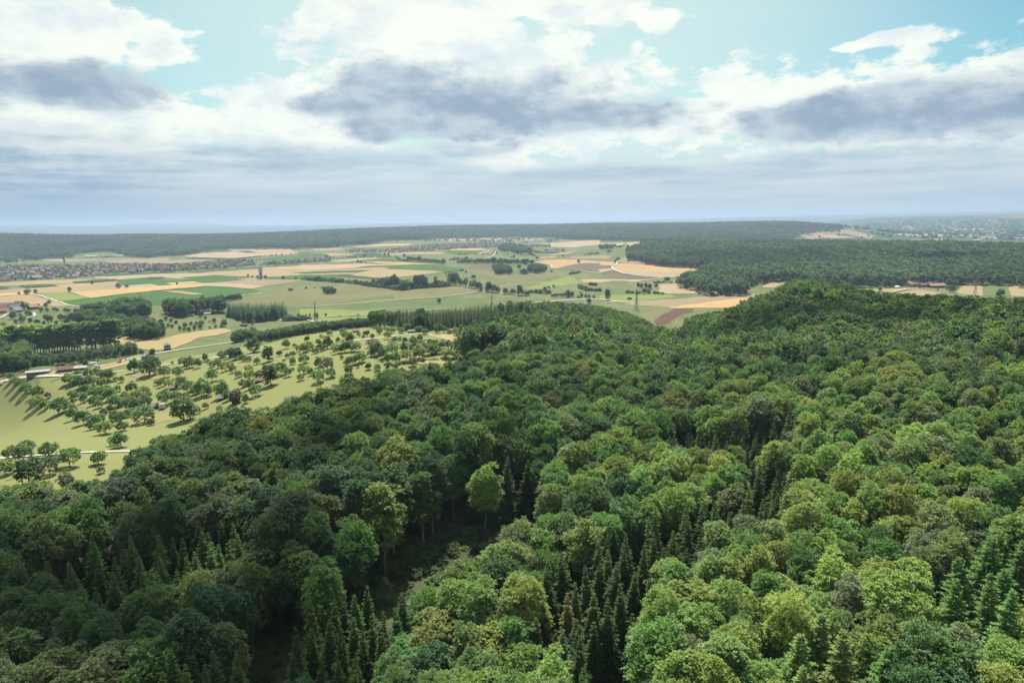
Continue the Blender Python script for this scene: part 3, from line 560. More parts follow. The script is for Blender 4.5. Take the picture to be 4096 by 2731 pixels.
# tracks and roads
ROADS = [('track', [('e', [(-300, 560), (0, 512), (180, 487), (560, 466), (800, 446), (1000, 426), (1170, 406), (1420, 368), (1550, 352), (1850, 302), (2050, 287), (2294, 270)])], 2.6, GRAVEL, 'pale gravel track between sheds and orchard'),
         ('road', [('a', [(870, 1432), (1000, 1400), (1090, 1380), (1180, 1350), (1300, 1318), (1430, 1302), (1600, 1272), (1800, 1243), (2140, 1196)]), ('b', [(60, 1160), (200, 1100)])], 4.0, GRAVEL, 'pale lane running past the little tower'),
         ('track', [('e', [(-300, 1235), (0, 1200), (290, 1180), (560, 1160), (680, 1150), (930, 1140), (1180, 1136)])], 2.6, GRAVEL, 'pale track at the lower edge of the meadow'),
         ('track', [('b', [(850, 1185), (1100, 1166), (1300, 1136), (1500, 1116), (1700, 1090), (1880, 1070), (2000, 1058), (2150, 1065), (2352, 1083)]), ('c', [(100, 1096), (190, 1102)])], 2.4, GRAVEL, 'pale track through the far orchard to the forest corner'),
         ('road', [(3, [(-300, 1500), (0, 1496), (250, 1472), (390, 1442), (620, 1436), (910, 1420), (1180, 1412), (1600, 1380), (2352, 1310)])], 5.0, ASPH, 'asphalt valley road with two cars'),
         ('track', [(3, [(90, 1490), (200, 1515), (330, 1550)])], 3.0, GRAVEL, 'short side track below the valley pylon'),
         ('road', [(4, [(1340, 1221), (1550, 1206), (1900, 1181), (2150, 1166), (2352, 1172)]), (5, [(100, 1183), (250, 1203), (420, 1216), (700, 1206)])], 4.5, GRAVEL, 'pale road behind the tongue of forest'),
         ('track', [(5, [(70, 1226), (250, 1206)])], 3.5, GRAVEL, 'short spur of the pale road'),
         ('track', [(3, [(0, 1290), (800, 1241), (1300, 1191), (2352, 1122)]), (4, [(400, 1056), (520, 1042)])], 2.5, GRAVEL, 'thin track across the olive slope'),
         ('track', [(4, [(420, 1020), (640, 1050), (800, 1070), (1100, 1105), (1260, 1115)])], 3.0, GRAVEL, 'track under the row of valley trees'),
         ('track', [(4, [(780, 975), (1100, 930), (1270, 914), (1500, 922), (1750, 935)])], 2.5, GRAVEL, 'thin track below the two round copses'),
         ('track', [(5, [(420, 522), (330, 560), (262, 585), (268, 610), (172, 668), (240, 720), (430, 780), (900, 822), (1000, 832), (1400, 802)])], 4.0, GRAVEL, 'winding white track below the forested hill'),
         ('track', [(5, [(960, 836), (800, 858), (550, 892)])], 3.5, GRAVEL, 'white track branching toward the pond copse'),
         ('track', [(4, [(1345, 600), (1400, 580), (1500, 556)])], 4.0, GRAVEL, 'short white track above the orange wheat'),
         ('track', [(4, [(1540, 622), (1590, 640), (1595, 655), (1565, 668), (1640, 690), (1980, 705), (2352, 762)])], 3.5, GRAVEL, 'thin white track under the orange wheat'),
         ('track', [(1, [(480, 932), (720, 985), (950, 1055), (1100, 1118), (1340, 1134), (1790, 1152)])], 3.5, GRAVEL, 'curving farm track at the left plain'),
         ('track', [(2, [(190, 1106), (500, 1068), (800, 1032), (1400, 962), (1760, 908)])], 4.0, GRAVEL, 'pale track under the large maize field'),
         ('road', [(1, [(-200, 1360), (0, 1320), (120, 1240), (200, 1235)])], 5.0, ASPH, 'grey lane in the hamlet at the left edge'),
         ('track', [(1, [(430, 1305), (560, 1275), (530, 1225)])], 3.0, GRAVEL, 'pale drive beside the brown gabled house'),
         ('track', [(1, [(1100, 1425), (1250, 1445), (1410, 1468)])], 3.0, GRAVEL, 'short pale track behind the poplars'),
         ('track', [(4, [(470, 540), (610, 522), (700, 470), (715, 420)])], 3.5, GRAVEL, 'pale lane climbing to the far village'),
         ('track', [(6, [(300, 1292), (480, 1250), (690, 1240)])], 3.0, GRAVEL, 'farm drive between golden strips'),
         ('track', [(2, [(2030, 1338), (2160, 1355), (2352, 1345)]), (3, [(0, 1496)])], 3.0, GRAVEL, 'pale track along the conifer copse')]
for nm, segs, w, mt, lab in ROADS: strip(nm, multi(*segs), w, mt, lab, 4)
# ------------------------------------------------------------------ foliage
def leaf_mat(name, trans=0.35, spec=0.25, base=(0.06, 0.10, 0.03)):
    m, b, o = new_mat(name)
    at_ = b.n('ShaderNodeAttribute', attribute_type='INSTANCER', attribute_name='tcol')
    g = b.n('ShaderNodeNewGeometry')
    isl = g.outputs['Random Per Island']
    tc = b.n('ShaderNodeTexCoord')
    nz = b.noise(tc.outputs['Object'], 0.35, 3, 0.6)
    v = b.m('ADD', b.m('MULTIPLY', isl, 0.55), b.m('ADD', b.m('MULTIPLY', nz, 0.5), 0.48))
    vm = b.n('ShaderNodeVectorMath', operation='SCALE'); b.nt.links.new(at_.outputs['Color'], vm.inputs[0]); b.nt.links.new(v, vm.inputs['Scale'])
    col = b.mix(b.m('MULTIPLY', b.sstep(isl, 0.72, 1.0), 0.35), vm.outputs[0], b.mix(1.0, vm.outputs[0], (1.25, 1.25, 0.8, 1), 'MULTIPLY'))
    p = b.n('ShaderNodeBsdfPrincipled'); b.nt.links.new(col, p.inputs['Base Color']); p.inputs['Roughness'].default_value = 0.55; p.inputs['Specular IOR Level'].default_value = spec
    t = b.n('ShaderNodeBsdfTranslucent'); b.nt.links.new(b.mix(1.0, col, (1.10, 1.25, 0.55, 1), 'MULTIPLY'), t.inputs['Color'])
    ms = b.n('ShaderNodeMixShader'); ms.inputs[0].default_value = trans
    b.nt.links.new(p.outputs[0], ms.inputs[1]); b.nt.links.new(t.outputs[0], ms.inputs[2]); b.nt.links.new(ms.outputs[0], o.inputs['Surface'])
    return m
LEAF = leaf_mat('broad_leaf', 0.40, 0.35)
NEEDLE = leaf_mat('needle', 0.30, 0.06)
BARK = plain('bark', (0.085, 0.068, 0.052), 0.95, 0.3, 2.0)
BARKG = plain('grey_bark', (0.19, 0.175, 0.15), 0.95, 0.25, 2.0)

def unit(v): return v / (np.linalg.norm(v, axis=-1, keepdims=True) + 1e-9)
def cards(P, T, N, L, W, r):
    """diamond shaped folded leaf clumps"""
    T = unit(T); S = unit(np.cross(N, T)); N2 = np.cross(T, S)
    L = np.broadcast_to(L, (len(P),))[:, None]; W = np.broadcast_to(W, (len(P),))[:, None]
    a = P - T * L * .5; c = P + T * L * .5; k = T * L * 0.05; f = N2 * W * .22
    b_ = P - S * W * .5 + k - f; d = P + S * W * .5 + k - f
    V = np.stack([a, b_, c, d], 1).reshape(-1, 3)
    return V
def sprays(O, D, ln, k, droop, leaf, wid, r, spread=0.30, upn=0.8):
    m = len(O); t = np.tile(np.linspace(0.12, 1.0, k), (m, 1)) + r.normal(0, 0.03, (m, k))
    up = np.array([0, 0, 1.0]); S = unit(np.cross(D, up) + 1e-4)
    sg = np.where(np.arange(k) % 2 == 0, 1, -1)[None, :] * r.uniform(0.2, 1.1, (m, k))
    P = O[:, None, :] + D[:, None, :] * (ln[:, None] * t)[..., None] + S[:, None, :] * (sg * ln[:, None] * spread * (1.15 - 0.75 * t))[..., None]
    P[..., 2] -= droop * ln[:, None] * t ** 2
    P += r.normal(0, 0.05, P.shape) * ln[:, None, None]
    T = D[:, None, :] * 0.75 + S[:, None, :] * (np.sign(sg) * 0.7)[..., None] + r.normal(0, 0.3, P.shape); T[..., 2] -= droop * t * 0.7
    N = up * upn + D[:, None, :] * 0.35 + r.normal(0, 0.42, P.shape)
    n = m * k
    return cards(P.reshape(n, 3), T.reshape(n, 3), N.reshape(n, 3), leaf * r.uniform(.7, 1.35, n), wid * r.uniform(.7, 1.35, n), r)
def quads(n): return np.arange(n * 4).reshape(-1, 4)

def broad_crown(r, R, H, zc, nl, ns, k, leaf, wid, droop=0.35, flat=1.0, lobe=0.36, zlow=-0.45):
    """crown of many uneven lobes, each lobe a burst of leafy sprays"""
    i = np.arange(nl) + 0.5; ph = i * 2.39996 + r.uniform(0, 6.28); zz = zlow + (1 - zlow) * (i / nl); zz = np.clip(zz + r.normal(0, 0.06, nl), -1, 1)
    rr = np.sqrt(1 - zz ** 2); Lc = np.stack([rr * np.cos(ph), rr * np.sin(ph), zz], -1) * r.uniform(.42, .96, (nl, 1))
    lr = lobe * R * r.uniform(.7, 1.25, nl)
    C = Lc * np.array([R, R, H * .5]) * np.array([r.uniform(.9, 1.1), r.uniform(.9, 1.1), 1])
    O, D, Ls = [], [], []
    for c, q in zip(C, lr):
        d = unit(r.normal(0, 1, (ns * 2, 3))); outw = unit(c + np.array([0, 0, 0.25 * H]))
        d = d[(d @ outw) > -0.25][:ns]
        O.append(c + d * q * np.array([.55, .55, .45])); dd = unit(d * np.array([1, 1, .7]) + outw * .25 + np.array([0, 0, .18])); D.append(dd); Ls.append(np.full(len(d), q) * r.uniform(.5, .95, len(d)))
    O, D, Ls = np.concatenate(O), np.concatenate(D), np.concatenate(Ls)
    V = sprays(O, D, Ls, k, droop, leaf, wid, r)
    V[:, 2] += zc
    return V
def tube(P, rad, sides=6):
    """tapered tube along a polyline -> verts, quads"""
    P = np.asarray(P, float); n = len(P); T = np.gradient(P, axis=0); T = unit(T)
    ref = np.array([0.31, 0.95, 0.05]); A_ = unit(np.cross(T, ref)); B_ = np.cross(T, A_)
    th = np.linspace(0, 2 * math.pi, sides, endpoint=False)
    V = (P[:, None, :] + (A_[:, None, :] * np.cos(th)[None, :, None] + B_[:, None, :] * np.sin(th)[None, :, None]) * np.asarray(rad)[:, None, None]).reshape(-1, 3)
    q = []
    for i in range(n - 1):
        for s in range(sides): q.append((i * sides + s, i * sides + (s + 1) % sides, (i + 1) * sides + (s + 1) % sides, (i + 1) * sides + s))
    return V, np.array(q)
def joinq(parts):
    V, F, o = [], [], 0
    for v, f in parts: V.append(v); F.append(f + o); o += len(v)
    return np.concatenate(V), np.concatenate(F)
def trunk_parts(r, h, rad, limbs=0, spread=3.0, top=1.0, z0=0.4):
    n = 6; z = np.linspace(-0.8, h * top, n); P = np.stack([r.normal(0, .012 * h, n) * (np.arange(n) > 1), r.normal(0, .012 * h, n) * (np.arange(n) > 1), z], -1)
    out = [tube(P, rad * np.array([1.5, 1.0, .85, .65, .4, .12]), 7)]
    for _ in range(limbs):
        zb = h * r.uniform(z0, .8); a = r.uniform(0, 6.28); L_ = spread * r.uniform(.5, 1); t = np.linspace(0, 1, 4)
        p = np.stack([np.cos(a) * L_ * t, np.sin(a) * L_ * t, zb + L_ * (.75 * t + .2 * t ** 2)], -1) + r.normal(0, .06, (4, 3)) * L_
        p[0] = (0, 0, zb)
        out.append(tube(p, rad * np.array([.42, .3, .2, .06]), 5))
    return out

VAR = {}      # kind -> list of (crown mesh, trunk mesh, full height, crown radius)
def add_variant(kind, crownV, trunk, mat, bark, height, radius):
    i = len(VAR.setdefault(kind, []))
    cm = np_mesh(f'{kind}_crown_{i}', crownV, quads(len(crownV) // 4), [mat])
    tv, tf = joinq(trunk); tm = np_mesh(f'{kind}_trunk_{i}', tv, tf, [bark], True)
    VAR[kind].append((cm, tm, height, radius))

def boughs(O, D, ln, k, droop, wid, r):
    """flat drooping conifer boughs: side twigs left and right of a spine, longest near the trunk"""
    m = len(O); t = np.tile(np.linspace(0.08, 0.97, k), (m, 1)) + r.normal(0, 0.02, (m, k)); up = np.array([0, 0, 1.0]); S = unit(np.cross(D, up) + 1e-4)
    sg = np.where(np.arange(k) % 2 == 0, 1.0, -1.0)[None, :] * np.ones((m, 1)); tw = ln[:, None] * (.44 - .30 * t) * r.uniform(.75, 1.25, (m, k)) + .16
    P = O[:, None, :] + D[:, None, :] * (ln[:, None] * t)[..., None]; P[..., 2] -= droop * ln[:, None] * t ** 1.6
    T = D[:, None, :] * .62 + S[:, None, :] * (sg * .72)[..., None] + r.normal(0, .16, P.shape); T[..., 2] -= .15 + droop * t * .8; T = unit(T)
    P = P + T * (tw * .42)[..., None]; N = up + D[:, None, :] * .25 + r.normal(0, .28, P.shape); n = m * k
    side = cards(P.reshape(n, 3), T.reshape(n, 3), N.reshape(n, 3), tw.ravel(), np.clip(tw.ravel() * .40, .12, wid), r)
    ts = np.tile(np.array([.3, .62, .95]), (m, 1)); Q = O[:, None, :] + D[:, None, :] * (ln[:, None] * ts)[..., None]; Q[..., 2] -= droop * ln[:, None] * ts ** 1.6
    Tq = np.repeat(D[:, None, :], 3, 1).copy(); Tq[..., 2] -= droop * 1.5 * ts; Nq = up + r.normal(0, .25, Q.shape)
    spine = cards(Q.reshape(-1, 3), Tq.reshape(-1, 3), Nq.reshape(-1, 3), np.repeat(ln * .40 + .1, 3), np.repeat(np.clip(ln * .16, .12, wid), 3), r)
    return np.concatenate([side, spine])
def spruce_crown(r, H, R, z0, lev, nb, k, wid, droop=0.25, up=0.0, power=0.85):
    O, D, Ls = [], [], []
    for i in range(lev):
        f = (i + r.uniform(-.2, .2)) / lev; f = min(max(f, 0), .985); z = z0 + (H - z0) * f
        L_ = R * (1 - f) ** power + .14; n = max(5, int(nb * (1 - .4 * f)))
        a = r.uniform(0, 6.28) + np.arange(n) * 6.283 / n + r.normal(0, .18, n)
        dz = .02 + .75 * f ** 2 + up
        O.append(np.stack([np.cos(a) * .05, np.sin(a) * .05, z + r.normal(0, .1, n)], -1)); D.append(unit(np.stack([np.cos(a), np.sin(a), dz + r.normal(0, .08, n)], -1))); Ls.append(L_ * r.uniform(.62, 1.18, n))
    O, D, Ls = map(np.concatenate, (O, D, Ls))
    return boughs(O, D, Ls, k, droop, wid, r)
R_ = lambda s: np.random.default_rng(s)
for i in range(7):
    r = R_(100 + i); h = r.uniform(23, 26); R = r.uniform(4.8, 6.2); ch = h * r.uniform(.68, .80)
    add_variant('beech', broad_crown(r, R, ch, h - ch / 2, 56, 32, 17, .40, .22, .48, zlow=-.8, lobe=.33), trunk_parts(r, h * .85, .32, 6, 4), LEAF, BARKG, h, R)
for i in range(6):
    r = R_(200 + i); h = r.uniform(20, 25); R = r.uniform(5.4, 6.8); ch = h * r.uniform(.6, .7)
    add_variant('oak', broad_crown(r, R, ch, h - ch / 2, 58, 30, 15, .38, .27, .12, lobe=.28, zlow=-.7), trunk_parts(r, h * .8, .38, 7, 5), LEAF, BARK, h, R)
for i in range(6):
    r = R_(300 + i); h = r.uniform(17, 22); R = h * r.uniform(.17, .21)
    add_variant('spruce', spruce_crown(r, h, R, h * .06, 27, 12, 12, .34, .32, .02, .95), trunk_parts(r, h, .2), NEEDLE, BARK, h, R)
for i in range(4):
    r = R_(400 + i); h = r.uniform(22, 26); R = h * r.uniform(.18, .22)
    add_variant('larch', spruce_crown(r, h, R, h * .15, 30, 11, 14, .26, .30, .12, .72), trunk_parts(r, h, .24), NEEDLE, BARK, h, R)
for i in range(8):
    r = R_(500 + i); h = r.uniform(6.2, 8.2); R = h * r.uniform(.42, .54); ch = h * r.uniform(.78, .88)
    add_variant('fruit', broad_crown(r, R, ch, h - ch / 2, 26, 20, 8, .50, .31, .28, lobe=.34, zlow=-.75), trunk_parts(r, h * .7, .18, 5, 2.2, 1, .2), LEAF, BARK, h, R)
for i in range(4):
    r = R_(600 + i); h = r.uniform(22, 27); R = r.uniform(3.0, 3.8); ch = h * .86
    add_variant('poplar', broad_crown(r, R, ch, h - ch / 2, 46, 16, 9, .66, .46, .1, lobe=.34, zlow=-1), trunk_parts(r, h * .9, .3, 8, 2.2, 1, .15), LEAF, BARKG, h, R)
for i in range(4):
    r = R_(700 + i); h = r.uniform(3.0, 4.2); R = r.uniform(2.4, 3.2)
    add_variant('bush', broad_crown(r, R, h * 1.25, h * .42, 18, 18, 8, .55, .36, .2, lobe=.42, zlow=-.5), trunk_parts(r, h * .6, .08, 5, 1.2, 1, .1), LEAF, BARK, h, R)
for i in range(6):                    # park / hedge trees
    r = R_(800 + i); h = r.uniform(13, 16); R = h * r.uniform(.34, .42); ch = h * .9
    add_variant('hedge', broad_crown(r, R, ch, h - ch / 2, 40, 18, 9, .72, .46, .25, lobe=.32, zlow=-.9), trunk_parts(r, h * .75, .3, 6, 3, 1, .2), LEAF, BARK, h, R)
for i in range(3):                    # bare dead trees
    r = R_(850 + i); h = r.uniform(15, 19); parts = trunk_parts(r, h, .2)
    for q in range(26):
        zb = h * r.uniform(.35, .97); a = r.uniform(0, 6.28); L_ = (h - zb) * .35 + r.uniform(.6, 1.8); t_ = np.linspace(0, 1, 4)
        pth = np.stack([np.cos(a) * L_ * t_, np.sin(a) * L_ * t_, zb + L_ * (.5 * t_ + .25 * t_ ** 2)], -1) + r.normal(0, .07, (4, 3)) * L_; pth[0] = (0, 0, zb); parts.append(tube(pth, np.array([.07, .05, .035, .015]), 5))
        for w in range(3):
            b0 = pth[1] + (pth[3] - pth[1]) * r.random(); d_ = r.normal(0, 1, 3); d_[2] = abs(d_[2]); parts.append(tube(np.stack([b0, b0 + d_ * .3, b0 + d_ * .55]), np.array([.035, .025, .012]), 4))
    tv, tf = joinq(parts[1:]); cm = np_mesh(f'snag_twigs_{i}', tv, tf, [BARKG], True); kv, kf = joinq(parts[:1]); VAR.setdefault('snag', []).append((cm, np_mesh(f'snag_trunk_{i}', kv, kf, [BARKG], True), h, 2.5))
# simpler trees for woods farther off
def lod(kind, src, n, mk):
    for i in range(n): mk(R_(hash_(kind) + i), i)
def hash_(s): return sum(ord(c) * (i + 3) for i, c in enumerate(s))
for i in range(6):
    r = R_(900 + i); h = r.uniform(20, 25); R = r.uniform(5.0, 6.6); ch = h * .8
    add_variant('mid_broad', broad_crown(r, R, ch, h - ch / 2, 44, 16, 8, .85, .52, .25, lobe=.31, zlow=-.85), trunk_parts(r, h * .7, .3), LEAF, BARK, h, R)
for i in range(4):
    r = R_(950 + i); h = r.uniform(18, 23); R = h * r.uniform(.17, .21)
    add_variant('mid_conifer', spruce_crown(r, h, R, h * .06, 18, 9, 6, .6, .30, 0, .92), trunk_parts(r, h, .2), NEEDLE, BARK, h, R)
for i in range(5):
    r = R_(1000 + i); h = r.uniform(19, 23); R = r.uniform(5.4, 6.8); ch = h * .85
    add_variant('far_broad', broad_crown(r, R, ch, h - ch / 2, 16, 8, 4, 2.1, 1.5, .2, lobe=.38), trunk_parts(r, h * .6, .3), LEAF, BARK, h, R)
for i in range(3):
    r = R_(1050 + i); h = r.uniform(20, 25); R = r.uniform(3.0, 3.8)
    add_variant('far_conifer', spruce_crown(r, h, R, h * .1, 10, 6, 4, 1.2, .3, 0, .9), trunk_parts(r, h, .2), NEEDLE, BARK, h, R)

def empty(name, loc, rz=0.0, s=(1, 1, 1)):
    o = bpy.data.objects.new(name, None); o.empty_display_size = 0.5; link(o)
    o.location = loc; o.rotation_euler = (0, 0, rz); o.scale = s
    return o
def tag(o, label, cat, group=None):
    o['label'] = label; o['category'] = cat
    if group: o['group'] = group
    return o
NTREE = {'beech': 'beech_tree', 'oak': 'oak_tree', 'spruce': 'spruce_tree', 'larch': 'larch_tree', 'fruit': 'fruit_tree', 'poplar': 'poplar_tree', 'bush': 'bush', 'hedge': 'broadleaf_tree', 'snag': 'dead_tree',
         'mid_broad': 'broadleaf_tree', 'mid_conifer': 'conifer_tree', 'far_broad': 'broadleaf_tree', 'far_conifer': 'conifer_tree'}
NCAT = {'bush': 'bush'}
def tree_thing(kind, x, y, col, sc=1.0, scz=None, label='', group=None, var=None, name=None, rz=None, H=None):
    vs = VAR[kind]; cm, tm, h, R = vs[int(rng.integers(len(vs))) if var is None else var % len(vs)]
    z = float(ground(x, y))
    if H is not None: sc, scz = sc * H / h, H / h          # sc is then a width factor
    t = empty(name or NTREE[kind], (x, y, z), rng.uniform(0, 6.28) if rz is None else rz, (sc * rng.uniform(.88, 1.14), sc * rng.uniform(.88, 1.14), scz or sc))
    t.rotation_euler.x, t.rotation_euler.y = rng.normal(0, .035, 2)
    c = bpy.data.objects.new('branches' if kind == 'snag' else 'crown', cm); link(c); c.parent = t; c['tcol'] = [float(k) for k in col]
    k = bpy.data.objects.new('trunk', tm); link(k); k.parent = t
    tag(t, label, NCAT.get(kind, 'tree'), group)
    return t

# one object that scatters many far trees (geometry nodes)
SRC = {}
def src_collection(kind):
    if kind in SRC: return SRC[kind]
    col = bpy.data.collections.new('source_' + kind)
    for i, (cm, tm, h, R) in enumerate(VAR[kind]):
        me = cm.copy(); bm = bmesh.new(); bm.from_mesh(cm); n0 = len(bm.faces); bm.from_mesh(tm); bm.faces.ensure_lookup_table()
        for f in bm.faces[n0:]: f.material_index = 1
        bm.to_mesh(me); bm.free(); me.materials.clear(); me.materials.append(cm.materials[0]); me.materials.append(tm.materials[0])
        o = bpy.data.objects.new(f'src_{kind}_{i:02d}', me); col.objects.link(o)
    SRC[kind] = col
    return col
def scatter(name, kind, X, Y, scl, col, label, sink=0.0, H=None, wide=None):
    n = len(X)
    var = rng.integers(0, len(VAR[kind]), n).astype(np.int32)
    if H is not None and n:
        hz = H / np.array([v[2] for v in VAR[kind]])[var]; scl = np.stack([hz * wide, hz * wide, hz], -1)
    if n == 0: return None
    me = bpy.data.meshes.new(name); me.vertices.add(n)
    me.vertices.foreach_set('co', np.stack([X, Y, ground(X, Y) - sink], -1).astype(np.float32).ravel())
    def attr(nm, ty, key, val):
        a = me.attributes.new(nm, ty, 'POINT'); a.data.foreach_set(key, np.asarray(val).ravel())
    attr('var', 'INT', 'value', var)
    attr('rot', 'FLOAT_VECTOR', 'vector', np.stack([rng.normal(0, .035, n), rng.normal(0, .035, n), rng.uniform(0, 6.28, n)], -1).astype(np.float32))
    attr('scl', 'FLOAT_VECTOR', 'vector', np.asarray(scl, np.float32))
    attr('tcol', 'FLOAT_COLOR', 'color', np.column_stack([col, np.ones(n)]).astype(np.float32))
    o = link(bpy.data.objects.new(name, me)); o['kind'] = 'stuff'; o['label'] = label
    ng = bpy.data.node_groups.new('scatter_' + name, 'GeometryNodeTree')
    ng.interface.new_socket('Geometry', in_out='INPUT', socket_type='NodeSocketGeometry'); ng.interface.new_socket('Geometry', in_out='OUTPUT', socket_type='NodeSocketGeometry')
    N = ng.nodes; L = ng.links
    gi, go, ip, ci = N.new('NodeGroupInput'), N.new('NodeGroupOutput'), N.new('GeometryNodeInstanceOnPoints'), N.new('GeometryNodeCollectionInfo')
    ci.inputs['Collection'].default_value = src_collection(kind); ci.inputs['Separate Children'].default_value = True; ci.inputs['Reset Children'].default_value = True
    ip.inputs['Pick Instance'].default_value = True
    def na_(nm, ty):
        a = N.new('GeometryNodeInputNamedAttribute'); a.data_type = ty; a.inputs['Name'].default_value = nm; return a.outputs['Attribute']
    L.new(gi.outputs[0], ip.inputs['Points']); L.new(ci.outputs[0], ip.inputs['Instance'])
    L.new(na_('var', 'INT'), ip.inputs['Instance Index']); L.new(na_('rot', 'FLOAT_VECTOR'), ip.inputs['Rotation']); L.new(na_('scl', 'FLOAT_VECTOR'), ip.inputs['Scale'])
    L.new(ip.outputs[0], go.inputs[0])
    md = o.modifiers.new('scatter', 'NODES'); md.node_group = ng
    return o
# ------------------------------------------------------------------ woods
def grid_pts(x0, x1, y0, y1, s, r, jit=0.38):
    xs = np.arange(x0, x1, s); ys = np.arange(y0, y1, s * .87)
    gx, gy = np.meshgrid(xs, ys); gx = gx + (np.arange(len(ys)) % 2)[:, None] * s * .5
    return (gx + r.normal(0, s * jit, gx.shape) * .7).ravel(), (gy + r.normal(0, s * jit, gy.shape) * .7).ravel()
def V2S(pts): return [(a * 1.7415, b_ * 1.7415) for a, b_ in pts]

# outline of the near wood: rim of the crowns as photographed
NEAR = [(-1500, 2900), (-1500, 1990), (-300, 1985), (0, 1975), (120, 2010), (250, 1995), (330, 1960), (480, 1880), (560, 1790), (640, 1740), (800, 1690), (930, 1635), (1060, 1610), (1200, 1575), (1330, 1530), (1420, 1490),
        (1600, 1470), (1750, 1455), (1850, 1420), (1960, 1375), (2060, 1345), (2140, 1336), (2040, 1316), (1850, 1306), (1700, 1312), (1500, 1300), (1470, 1285), (1482, 1246), (1560, 1238), (1640, 1224), (1900, 1206),
        (2048, 1201), (2200, 1206), (2350, 1216), (2480, 1240), (2570, 1274), (2620, 1306), (2700, 1312), (2760, 1300), (2745, 1270), (2810, 1256), (2919, 1234), (3006, 1186), (3072, 1172), (3202, 1112), (3290, 1118), (3507, 1168),
        (3725, 1181), (4096, 1190), (5600, 1210), (5600, 2900)]
GLADE = V2S([(560, 1492), (590, 1450), (660, 1412), (795, 1370), (872, 1336), (908, 1296), (950, 1262), (1010, 1232), (1060, 1208), (1105, 1172), (1190, 1146), (1250, 1140), (1240, 1170), (1182, 1192), (1116, 1216), (1075, 1250), (1012, 1290), (958, 1326), (886, 1356), (800, 1380), (720, 1406), (655, 1446), (620, 1492), (595, 1508)])
SPR = [V2S(p) for p in [
    [(60, 1270), (200, 1225), (330, 1190), (480, 1175), (570, 1180), (600, 1200), (560, 1250), (470, 1290), (400, 1330), (250, 1360), (120, 1340), (40, 1290)],
    [(640, 1480), (700, 1390), (850, 1330), (960, 1340), (985, 1400), (960, 1440), (860, 1470), (850, 1540), (800, 1580), (640, 1590)],
    [(1240, 1340), (1330, 1220), (1440, 1180), (1560, 1160), (1660, 1120), (1700, 1190), (1620, 1240), (1520, 1310), (1470, 1400), (1520, 1460), (1480, 1590), (1320, 1590), (1290, 1480), (1200, 1400)],
    [(1520, 960), (1620, 940), (1640, 980), (1840, 930), (1850, 980), (1700, 1010), (1560, 1020)], [(1680, 1080), (1780, 1020), (1850, 1090), (1800, 1160), (1740, 1190), (1690, 1160)],
    [(850, 720), (960, 690), (960, 740), (870, 760)], [(1720, 800), (1880, 790), (1880, 830), (1740, 830)], [(960, 690), (1100, 685), (1240, 690), (1230, 712), (980, 716)],
    [(560, 1120), (660, 1110), (640, 1180), (570, 1170)], [(330, 1480), (640, 1480), (630, 1590), (300, 1590)], [(1120, 1040), (1230, 1030), (1230, 1120), (1130, 1130)]]]
LAR = [V2S(p) for p in [[(1790, 1430), (1960, 1400), (2010, 1470), (2080, 1590), (1780, 1590)], [(2180, 1300), (2400, 1200), (2400, 1420), (2260, 1450), (2190, 1400)], [(1380, 1440), (1470, 1420), (1500, 1560), (1370, 1590)]]]
OAKZ = [V2S(p) for p in [[(400, 960), (800, 880), (1100, 800), (1500, 740), (1850, 740), (1850, 900), (1550, 900), (1560, 960), (1300, 1100), (1000, 1050), (700, 1120), (330, 1060)], [(1040, 1190), (1210, 1180), (1330, 1120), (1420, 1080), (1500, 1110), (1400, 1190), (1300, 1230), (1220, 1330), (1050, 1330)],
                         [(2050, 1480), (2352, 1380), (2352, 1600), (2050, 1600)], [(0, 1100), (120, 1080), (170, 1200), (0, 1230)]]]
# green tones (leaf albedo)
TONE = {'yellow green': (0.172, 0.224, 0.056), 'light green': (0.148, 0.216, 0.062), 'fresh green': (0.104, 0.186, 0.052), 'mid green': (0.086, 0.152, 0.046), 'dark green': (0.052, 0.106, 0.038),
        'olive': (0.118, 0.156, 0.058), 'grey green': (0.128, 0.164, 0.086), 'bluish green': (0.066, 0.128, 0.062), 'brownish': (0.135, 0.130, 0.066)}
TONES = list(TONE)
def pick(r, weights): return TONES[r.choice(len(TONES), p=np.array(weights) / sum(weights))]
#              yel lig fre mid drk oli gry blu brn
W_BEECH_R = [34, 42, 10, 4, 0, 6, 4, 0, 0]
W_BEECH_L = [4, 10, 8, 26, 24, 12, 12, 3, 1]
W_OAK = [3, 8, 20, 32, 26, 3, 3, 5, 0]
W_SPR = [0, 0, 0, 12, 78, 2, 0, 8, 0]
W_LAR = [0, 20, 50, 20, 0, 10, 0, 0, 0]
W_FAR = [2, 5, 8, 30, 32, 8, 6, 8, 1]

r = R_(11)
cx, cy_ = grid_pts(-900, 900, 30, 1000, 3.2, r)
dd = np.hypot(cx, cy_); azs = np.degrees(np.arctan2(cx, cy_))
ok = (dd > 62) & (dd < 860) & (np.abs(azs) < 52)
cx, cy_, dd, azs = cx[ok], cy_[ok], dd[ok], azs[ok]
gz = ground(cx, cy_)
ub, vb = project(np.stack([cx, cy_, gz], -1)); ut, vt = project(np.stack([cx, cy_, gz + 19], -1))
spr = np.zeros(len(cx), bool); lar = spr.copy(); oak = spr.copy()
for p in SPR: spr |= inpoly(ut, vt, p)
for p in LAR: lar |= inpoly(ut, vt, p)
for p in OAKZ: oak |= inpoly(ut, vt, p)
mixr = r.random(len(cx))
spr |= (mixr < .02) & (dd > 90)
oak = (oak & (r.random(len(cx)) < .8)) | (~oak & (r.random(len(cx)) < .14))
kind = np.where(lar, 'larch', np.where(spr, 'spruce', np.where(oak, 'oak', 'beech')))
